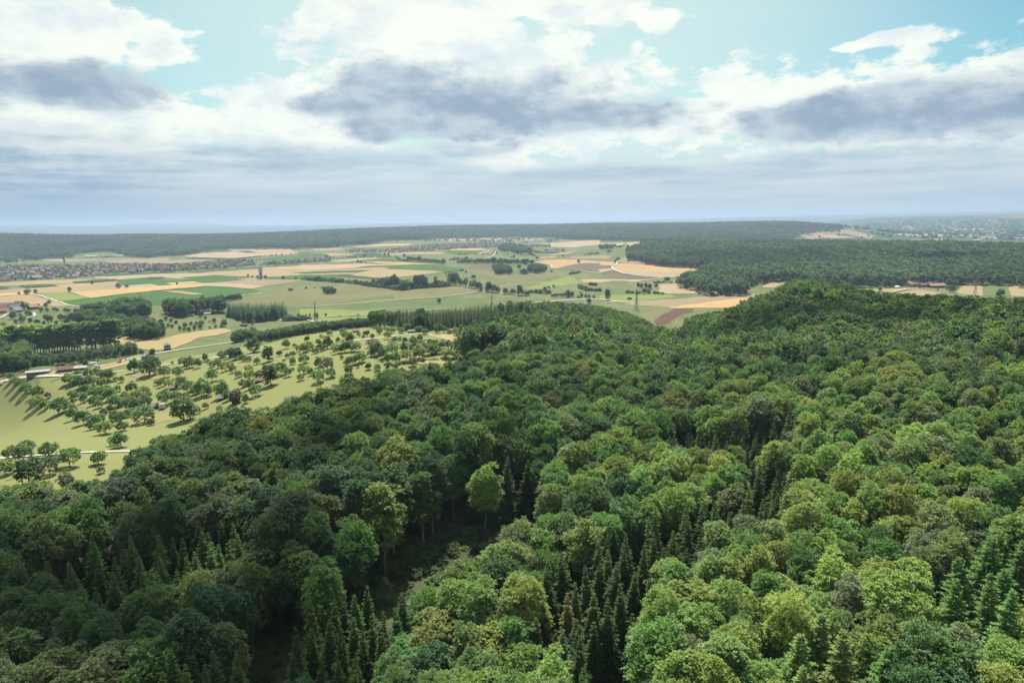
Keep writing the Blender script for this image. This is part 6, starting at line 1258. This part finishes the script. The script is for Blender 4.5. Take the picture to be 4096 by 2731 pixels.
# water tower
def lathe(bm, prof, seg=32, mi=0):
    rings = [[bm.verts.new((r_ * math.cos(2 * math.pi * i / seg), r_ * math.sin(2 * math.pi * i / seg), z)) for i in range(seg)] for r_, z in prof]
    for a, b_ in zip(rings, rings[1:]):
        for i in range(seg): f = bm.faces.new((a[i], a[(i + 1) % seg], b_[(i + 1) % seg], b_[i])); f.material_index = mi; f.smooth = True
    bm.faces.new(rings[-1])
def water_tower():
    q = at(px(2, [(1742, 694)]))[0]; D = math.hypot(q[0], q[1]); H = 176 / 3.92 * D / FPX; s = H / 27.5; t = empty('water_tower', q, .2, (s, s, s))
    bm = bmesh.new(); lathe(bm, [(2.7, -1.5), (2.7, 15.5)]); bm_obj('shaft', bm, CONCD, t)
    for i in range(10):
        a = 2 * math.pi * i / 10; bm = bmesh.new(); c, s_ = math.cos(a), math.sin(a)
        v, f = tube([(c * 3.3, s_ * 3.3, -1), (c * 3.4, s_ * 3.4, 8), (c * 3.7, s_ * 3.7, 16)], [.42, .42, .42], 6); vs = [bm.verts.new(p) for p in v]
        for k in f: bm.faces.new([vs[j] for j in k])
        bm_obj('column', bm, CONC, t)
    bm = bmesh.new(); lathe(bm, [(3.2, 15.2), (4.0, 16), (4.9, 23.5), (4.9, 24.8), (4.6, 24.9), (4.6, 25.0)]); bm_obj('tank', bm, CONC, t)
    bm = bmesh.new(); lathe(bm, [(4.75, 26.1), (4.85, 26.1), (4.85, 26.9), (4.7, 26.9)]); bm_obj('railing', bm, CONCD, t)
    for i in range(8):
        a = 2 * math.pi * i / 8; bm = bmesh.new(); c, s_ = math.cos(a) * 4.6, math.sin(a) * 4.6; box(bm, c - .25, c + .25, s_ - .25, s_ + .25, 24.7, 26.4); bm_obj('roof_post', bm, CONCD, t)
    bm = bmesh.new(); lathe(bm, [(2.0, 24.9), (2.0, 27.3), (1.8, 27.4)]); bm_obj('cabin', bm, CONCD, t)
    tag(t, 'round concrete water tower with ribbed shaft and wide tank', 'water tower')
water_tower()
# little judges' tower beside the lane
def judge_tower():
    q = at(px('a', [(1540, 1264)]))[0]; D = math.hypot(q[0], q[1]); s = (66 / 2.297 * D / FPX) / 8.6; t = empty('race_tower', q, .5, (s, s, s))
    bm = bmesh.new(); box(bm, -3.3, 3.3, -3.3, 3.3, -1, 2.4); bm_obj('base', bm, WOOD, t)
    bm = bmesh.new(); box(bm, -4.2, 4.2, -4.2, 4.2, 2.4, 2.65); bm_obj('balcony_floor', bm, WALLW, t)
    for sx, sy in ((1, 0), (-1, 0), (0, 1), (0, -1)):
        bm = bmesh.new()
        if sx: box(bm, sx * 4.1 - .05, sx * 4.1 + .05, -4.1, 4.1, 2.9, 3.5)
        else: box(bm, -4.0, 4.0, sy * 4.1 - .05, sy * 4.1 + .05, 2.9, 3.5)
        bm_obj('railing', bm, WHITEP, t)
    bm = bmesh.new(); box(bm, -3.0, 3.0, -3.0, 3.0, 2.65, 6.2); bm_obj('cabin', bm, WOOD, t)
    for sx, sy in ((1, 0), (-1, 0), (0, 1), (0, -1)):
        for k in (-1.5, 0, 1.5):
            bm = bmesh.new()
            if sx: box(bm, sx * 3.04 - .03, sx * 3.04 + .03, k - .6, k + .6, 4.4, 5.6)
            else: box(bm, k - .6, k + .6, sy * 3.04 - .03, sy * 3.04 + .03, 4.4, 5.6)
            bm_obj('window', bm, WALLW if k else GLASS, t)
    bm = bmesh.new(); bmesh.ops.create_cone(bm, cap_ends=True, segments=4, radius1=5.6, radius2=.35, depth=2.0, matrix=Matrix.Translation((0, 0, 7.2)) @ Matrix.Rotation(math.pi / 4, 4, 'Z')); bm_obj('roof', bm, ROOFG, t)
    bm = bmesh.new(); box(bm, -.3, .3, -.3, .3, 8.0, 8.7); bm_obj('finial', bm, ROOFG, t)
    tag(t, 'little two storey tower with grey pyramid roof and balcony', 'tower')
judge_tower()
# lattice pylons
def pylon(w, base, hpx, label, rz=0.0):
    q = at(px(w, [base]))[0]; D = math.hypot(q[0], q[1]); H = hpx / WIN[w][2] * D / FPX; t = empty('power_pylon', q, rz); b0, b1 = H * .075, H * .018
    half = lambda z: b0 + (b1 - b0) * min(z / (H * .72), 1)
    def bars(name, segs, rad):
        V, Fq = joinq([tube(np.array(sg, float), [rad, rad], 4) for sg in segs]); o = link(bpy.data.objects.new(name, np_mesh(name, V, Fq, [STEEL]))); o.parent = t
    for sx in (-1, 1):
        for sy in (-1, 1): bars('leg', [[(sx * half(z0), sy * half(z0), z0), (sx * half(z1), sy * half(z1), z1)] for z0, z1 in ((-1, H * .36), (H * .36, H * .72), (H * .72, H))], .16)
    seg = []; zs = [H * f for f in (0, .11, .21, .30, .38, .46, .53, .60, .66, .72, .79, .86, .93, 1)]
    for z0, z1 in zip(zs, zs[1:]):
        a, c = half(z0), half(z1)
        for (x0, y0), (x1, y1) in (((-1, -1), (1, -1)), ((1, -1), (1, 1)), ((1, 1), (-1, 1)), ((-1, 1), (-1, -1))): seg += [[(x0 * a, y0 * a, z0), (x1 * c, y1 * c, z1)], [(x1 * a, y1 * a, z0), (x0 * c, y0 * c, z1)], [(x0 * c, y0 * c, z1), (x1 * c, y1 * c, z1)]]
    bars('bracing', seg, .085)
    for f, wd in ((.74, .15), (.85, .19), (.95, .13)):
        z = H * f; wv = H * wd; bars('crossarm', [[(-wv, 0, z), (wv, 0, z)], [(-wv, 0, z), (0, 0, z + H * .035)], [(wv, 0, z), (0, 0, z + H * .035)]], .13)
        for sx in (-1, 1): bars('insulator', [[(sx * wv * .96, 0, z), (sx * wv * .96, 0, z - H * .04)]], .12)
    tag(t, label, 'pylon', 'pylons of the power line'); return np.array(q), H
PY = [pylon(1, (2228, 1130), 190, 'leftmost steel lattice pylon rising behind the left hill wood', .4), pylon(3, (248, 1545), 335, 'steel lattice pylon beside the valley road junction', .2), pylon(4, (655, 1250), 150, 'small steel pylon peeping over the tongue of forest', .2), pylon(5, (570, 1338), 330, 'tall slim steel pylon in the valley fields', .3), pylon(6, (1580, 1345), 228, 'steel lattice pylon in front of the tan field at the right', .2)]
def cable(a, b_, label, off):
    n = 24; t = np.linspace(0, 1, n); A_, B_ = a[0] + np.array([off * .1 * a[1], 0, a[1] * .81]), b_[0] + np.array([off * .1 * b_[1], 0, b_[1] * .81]); L = np.linalg.norm(B_ - A_)
    P = A_[None] * (1 - t)[:, None] + B_[None] * t[:, None]; P[:, 2] -= 4 * L * .022 * t * (1 - t)
    V, Fq = tube(P, np.full(n, .05), 4); o = link(bpy.data.objects.new('power_cable', np_mesh('power_cable', V, Fq, [STEEL]))); tag(o, label, 'cable', 'cables of the power line')
for a, b_, lb in ((0, 1, 'between the leftmost pylon and the road junction pylon'), (1, 2, 'between the road junction pylon and the small pylon'), (2, 3, 'between the small pylon and the slim pylon')):
    for off, sd in ((-1.6, 'left'), (1.6, 'right')): cable(PY[a], PY[b_], f'{sd} thin power cable {lb}', off)
# vehicles
def car(w, p, paint, label, rz, sc=1.0):
    q = at(px(w, [p]))[0]; t = empty('car', (q[0], q[1], q[2] + .5), rz, (sc, sc, sc)); bm = bmesh.new()
    prof = [(-2.15, .35), (2.15, .35), (2.15, .75), (1.35, .95), (-1.6, 1.0), (-2.15, .85)]
    a = [bm.verts.new((x, -.88, z)) for x, z in prof]; c = [bm.verts.new((x, .88, z)) for x, z in prof]; bm.faces.new(a); bm.faces.new(c[::-1])
    for i in range(6): bm.faces.new((a[i], a[(i + 1) % 6], c[(i + 1) % 6], c[i]))
    bm_obj('body', bm, paint, t)
    bm = bmesh.new(); v = box(bm, -1.5, .85, -.78, .78, .97, 1.45)
    for i in (4, 7): v[i].co.x += .45
    for i in (5, 6): v[i].co.x -= .6
    bm_obj('window_band', bm, GLASS, t)
    bm = bmesh.new(); box(bm, -1.02, .22, -.74, .74, 1.452, 1.50); bm_obj('roof', bm, paint, t)
    for x in (-1.35, 1.35):
        for y in (-.85, .85):
            bm = bmesh.new(); bmesh.ops.create_cone(bm, cap_ends=True, segments=12, radius1=.33, radius2=.33, depth=.22, matrix=Matrix.Translation((x, y, .33)) @ Matrix.Rotation(math.pi / 2, 4, 'X')); bm_obj('wheel', bm, RUB, t)
    tag(t, label, 'car')
car(3, (630, 1434), SILVER, 'left pale car on the valley road', .15, 1.2); car(3, (915, 1419), BLACKP, 'right dark car on the valley road', .15, 1.2)
def van(w, p, label, rz, L=6.5, paint=WHITEP, cab=True, name='van'):
    q = at(px(w, [p]))[0]; t = empty(name, (q[0], q[1], q[2] + .35), rz); bm = bmesh.new(); box(bm, -L / 2, L / 2 - (1.7 if cab else 0), -1.15, 1.15, .6, 3.1); bmesh.ops.bevel(bm, geom=bm.edges[:], offset=.08, segments=1, affect='EDGES'); bm_obj('box_body', bm, paint, t)
    if cab:
        bm = bmesh.new(); v = box(bm, L / 2 - 1.68, L / 2, -1.0, 1.0, .5, 2.4); v[5].co.x -= .6; v[6].co.x -= .6; bm_obj('cab', bm, paint, t)
        bm = bmesh.new(); v = box(bm, L / 2 - .56, L / 2 - .12, -.9, .9, 1.5, 2.2); v[5].co.x -= .3; v[6].co.x -= .3; bm_obj('windscreen', bm, GLASS, t)
    for x in (-L * .28, L * .3):
        for y in (-1.0, 1.0):
            bm = bmesh.new(); bmesh.ops.create_cone(bm, cap_ends=True, segments=12, radius1=.42, radius2=.42, depth=.28, matrix=Matrix.Translation((x, y, .42)) @ Matrix.Rotation(math.pi / 2, 4, 'X')); bm_obj('wheel', bm, RUB, t)
    tag(t, label, 'trailer' if not cab else 'van')
van('e', (833, 370), 'long white trailer parked beside the sheds under the poplars', .35, 5.5, cab=False, name='trailer'); van('e', (875, 396), 'small grey van below the white trailer', .4, 4.0, SILVER); van('s', (848, 2588), 'white van half hidden among trees at the lower glade end', 1.0, 5.5)
van('e', (1455, 757), 'silver covered trailer beside the orchard sheds', .2, 3.0, SILVER, False, 'trailer')
def container():
    q = at(px('e', [(1320, 305)]))[0]; t = empty('container', q, .3); bm = bmesh.new(); box(bm, -4, 4, -1.3, 1.3, .1, 2.7); bm_obj('body', bm, BLUEP, t)
    bm = bmesh.new()
    for i in range(14):
        x = -3.8 + i * .58
        for s in (-1, 1): box(bm, x, x + .26, s * 1.36 - .05, s * 1.36 + .05, .2, 2.6)
    bm_obj('ribs', bm, BLUEP, t); bm = bmesh.new(); box(bm, 4.02, 4.08, -1.1, 1.1, .3, 2.5); bm_obj('door', bm, BLUEP, t); tag(t, 'bright blue metal container beside the lane', 'container')
container()
def excavator():
    q = at(px('e', [(1072, 338)]))[0]; t = empty('excavator', q, .8)
    for s in (-1, 1): bm = bmesh.new(); box(bm, -1.6, 1.6, s * 1.0 - .3, s * 1.0 + .3, 0, .75); bmesh.ops.bevel(bm, geom=bm.edges[:], offset=.2, segments=2, affect='EDGES'); bm_obj('track', bm, RUB, t)
    bm = bmesh.new(); box(bm, -1.7, 1.2, -1.1, 1.1, .85, 1.9); bm_obj('body', bm, ORANGEP, t); bm = bmesh.new(); box(bm, .1, 1.3, .15, 1.05, 1.9, 2.9); bm_obj('cab', bm, GLASS, t)
    V, Fq = joinq([tube(np.array([(1.0, -.3, 1.7), (2.6, -.3, 4.2), (3.8, -.3, 4.5)]), [.28, .25, .2], 6)]); o = link(bpy.data.objects.new('boom', np_mesh('boom', V, Fq, [ORANGEP]))); o.parent = t
    V, Fq = joinq([tube(np.array([(3.8, -.3, 4.5), (4.6, -.3, 2.4)]), [.2, .15], 6)]); o = link(bpy.data.objects.new('arm', np_mesh('arm', V, Fq, [ORANGEP]))); o.parent = t
    bm = bmesh.new(); v = box(bm, 4.2, 5.0, -.8, .2, 1.6, 2.4); v[0].co.x += .3; v[3].co.x += .3; bm_obj('bucket', bm, STEEL, t); tag(t, 'small orange excavator on the bare ground by the lane', 'excavator')
excavator()
# sheds beside the poplars and in the orchard
hall('shed', 'e', (345, 440), 14, 4.5, 2.2, .7, WOODL, ROOFL, 'long low shed with pale sheet roof below the poplars', .42, 'shed'); hall('shed', 'e', (585, 415), 9, 6, 2.2, 1.8, WOODL, ROOFB, 'brown roofed shed below the poplars', .5, 'shed'); hall('shed', 'e', (700, 405), 11, 5, 2.2, .9, WOODL, ROOFL, 'grey sheet roofed shed right of the brown roofed one', .4, 'shed')
for w, p, L, lb in (('e', (1555, 580), 6, 'dark low hut under trees in the middle orchard'), ('e', (1405, 742), 6, 'dark shed beside the silver trailer'), ('e', (1995, 672), 6, 'first of the dark huts in the orchard row near the wood'), ('e', (2110, 698), 5.5, 'second dark hut in the orchard row near the wood'),
                    ('f', (25, 515), 5, 'dark hut left of the tall drooping birch'), ('f', (895, 66), 7, 'brown hut below the young plantation'), ('f', (1390, 72), 7, 'dark hut among trees at the far orchard end'), ('e', (0, 545), 5, 'dark hut cut by the left edge of the meadow'), ('e', (1340, 270), 7, 'low dark shed by the lane left of the little tower')):
    hall('hut', w, p, L * .62, L * .42, 1.7, .8, WOOD, ROOFG if len(lb) % 2 else WOODL, lb, .4, 'hut', door=False)
for w, p, lb in ((2, (640, 1275), 'white caravan roof in the hill gardens'), (2, (905, 1248), 'pale garden shed beside the pine wood'), (2, (1470, 1428), 'dark hay hut below the conifer copse'), (1, (2275, 1305), 'white roofed shelter in the left hill wood')): hall('hut', w, p, 8, 4, 2.2, 1, WALLW if 'white' in lb or 'pale' in lb else WOOD, ROOFL if 'white' in lb or 'pale' in lb else ROOFB, lb, .2, 'hut', door=False)
hall('shed', 5, (1880, 1010), 16, 8, 3, 2, WALLG, ROOFL, 'pale roofed pumping shed in the trees below the forested hill', .1, 'shed')
for i, (a, b_) in enumerate([(83, 1300), (145, 1290), (158, 1300), (495, 1115), (512, 1130), (1240, 560), (1330, 560), (95, 1330)]):
    q = at([(1000 + a / 1.887, 1900 + b_ / 1.887)])[0]; v, f = tube(np.array([(0, 0, -.3), (.02, 0, .7), (.03, .02, 1.4)]), [.05, .05, .04], 6); o = link(bpy.data.objects.new('sapling_guard', np_mesh('sapling_guard', v, f, [WHITEP]))); o.location = q
    tag(o, f'{ORD[i]} pale sapling guard from left in the glade', 'post', 'sapling guards in the glade')

# pale halls of the industrial estate in the hazy plain
hl = [(1180, 357, 70), (1260, 358, 60), (1350, 360, 80), (1560, 342, 70), (1750, 352, 60), (700, 316, 40), (580, 340, 40), (960, 294, 40), (290, 292, 40), (1880, 400, 80), (1950, 420, 110), (2050, 385, 60), (2120, 440, 90), (2250, 465, 70), (2230, 362, 60), (1600, 492, 50), (1850, 465, 160), (2330, 410, 60)]
for i, (a, b_, L) in enumerate(sorted(hl)):
    hall('warehouse', 6, (a, b_), L, L * .5, 8, 1.0, WALLW, WALLW if i % 3 else ROOFL, f'{ORD[i]} pale warehouse from left in the hazy plain', .1, 'warehouse', door=False)['group'] = 'warehouses in the hazy plain'
# ------------------------------------------------------------------ unseen clouds added above the view to shade parts of the wood
def cloud_mat(k):
    m, b, o = new_mat('shade_cloud_vapour')
    d = b.n('ShaderNodeBsdfDiffuse'); d.inputs['Color'].default_value = (.85, .86, .88, 1)
    t = b.n('ShaderNodeBsdfTransparent'); t.inputs['Color'].default_value = (1, 1, 1, 1)
    ms = b.n('ShaderNodeMixShader'); ms.inputs[0].default_value = k
    b.nt.links.new(t.outputs[0], ms.inputs[1]); b.nt.links.new(d.outputs[0], ms.inputs[2]); b.nt.links.new(ms.outputs[0], o.inputs['Surface'])
    return m
CLOUDM = cloud_mat(.46); CLOUDT = cloud_mat(.52)
def cloud(gx, gy, rx, ry, n, label, seed, zc=1500.0, puff=.34, mat=None):
    r = R_(seed); k = (zc - ZC) / SDIR.z; cx_, cy2 = gx + SDIR.x * k, gy + SDIR.y * k; bm = bmesh.new()
    for _ in range(n):
        a = r.uniform(0, 6.28); q = math.sqrt(r.random()); x, y = math.cos(a) * q * rx, math.sin(a) * q * ry; s = puff * min(rx, ry) * r.uniform(.5, 1.2) * (1.1 - .6 * q)
        ret = bmesh.ops.create_icosphere(bm, subdivisions=2, radius=s, matrix=Matrix.Translation((x, y, r.uniform(0, .3) * s)) @ Matrix.Diagonal((r.uniform(.9, 1.4), r.uniform(.9, 1.4), .55, 1)))
        for v in ret['verts']: v.co += Vector(r.normal(0, .045, 3)) * s
    for f in bm.faces: f.smooth = True
    o = bm_obj('cloud', bm, mat or CLOUDM, None, (cx_, cy2, zc)); o['kind'] = 'stuff'; o['label'] = label
cloud(-100, 145, 95, 66, 30, 'unseen cloud added to shade the lower left wood', 801, mat=CLOUDT)
cloud(-10, 262, 115, 34, 26, 'unseen cloud added to shade the middle of the wood', 802)
cloud(230, 420, 150, 60, 22, 'unseen cloud added to shade the far right wood', 803)
# ------------------------------------------------------------------ hazy air
def build_haze():
    m, b, o = new_mat('hazy_air')
    v = b.n('ShaderNodeVolumePrincipled'); v.inputs['Color'].default_value = (0.44, 0.58, 0.76, 1); v.inputs['Density'].default_value = 8.0e-5; v.inputs['Anisotropy'].default_value = 0.35
    b.nt.links.new(v.outputs[0], o.inputs['Volume'])
    me = bpy.data.meshes.new('haze'); bm = bmesh.new(); bmesh.ops.create_cube(bm, size=1)
    zlo, zhi = float(HG.min()) - 2, max(float(HG.max()), ZC) + 45
    for q in bm.verts: q.co = (q.co.x * 126000, q.co.y * 126000, zlo if q.co.z < 0 else zhi)
    bm.to_mesh(me); bm.free(); me.materials.append(m)
    h = link(bpy.data.objects.new('haze', me)); h['kind'] = 'stuff'; h['label'] = 'thin pale blue summer haze filling the air'
build_haze()
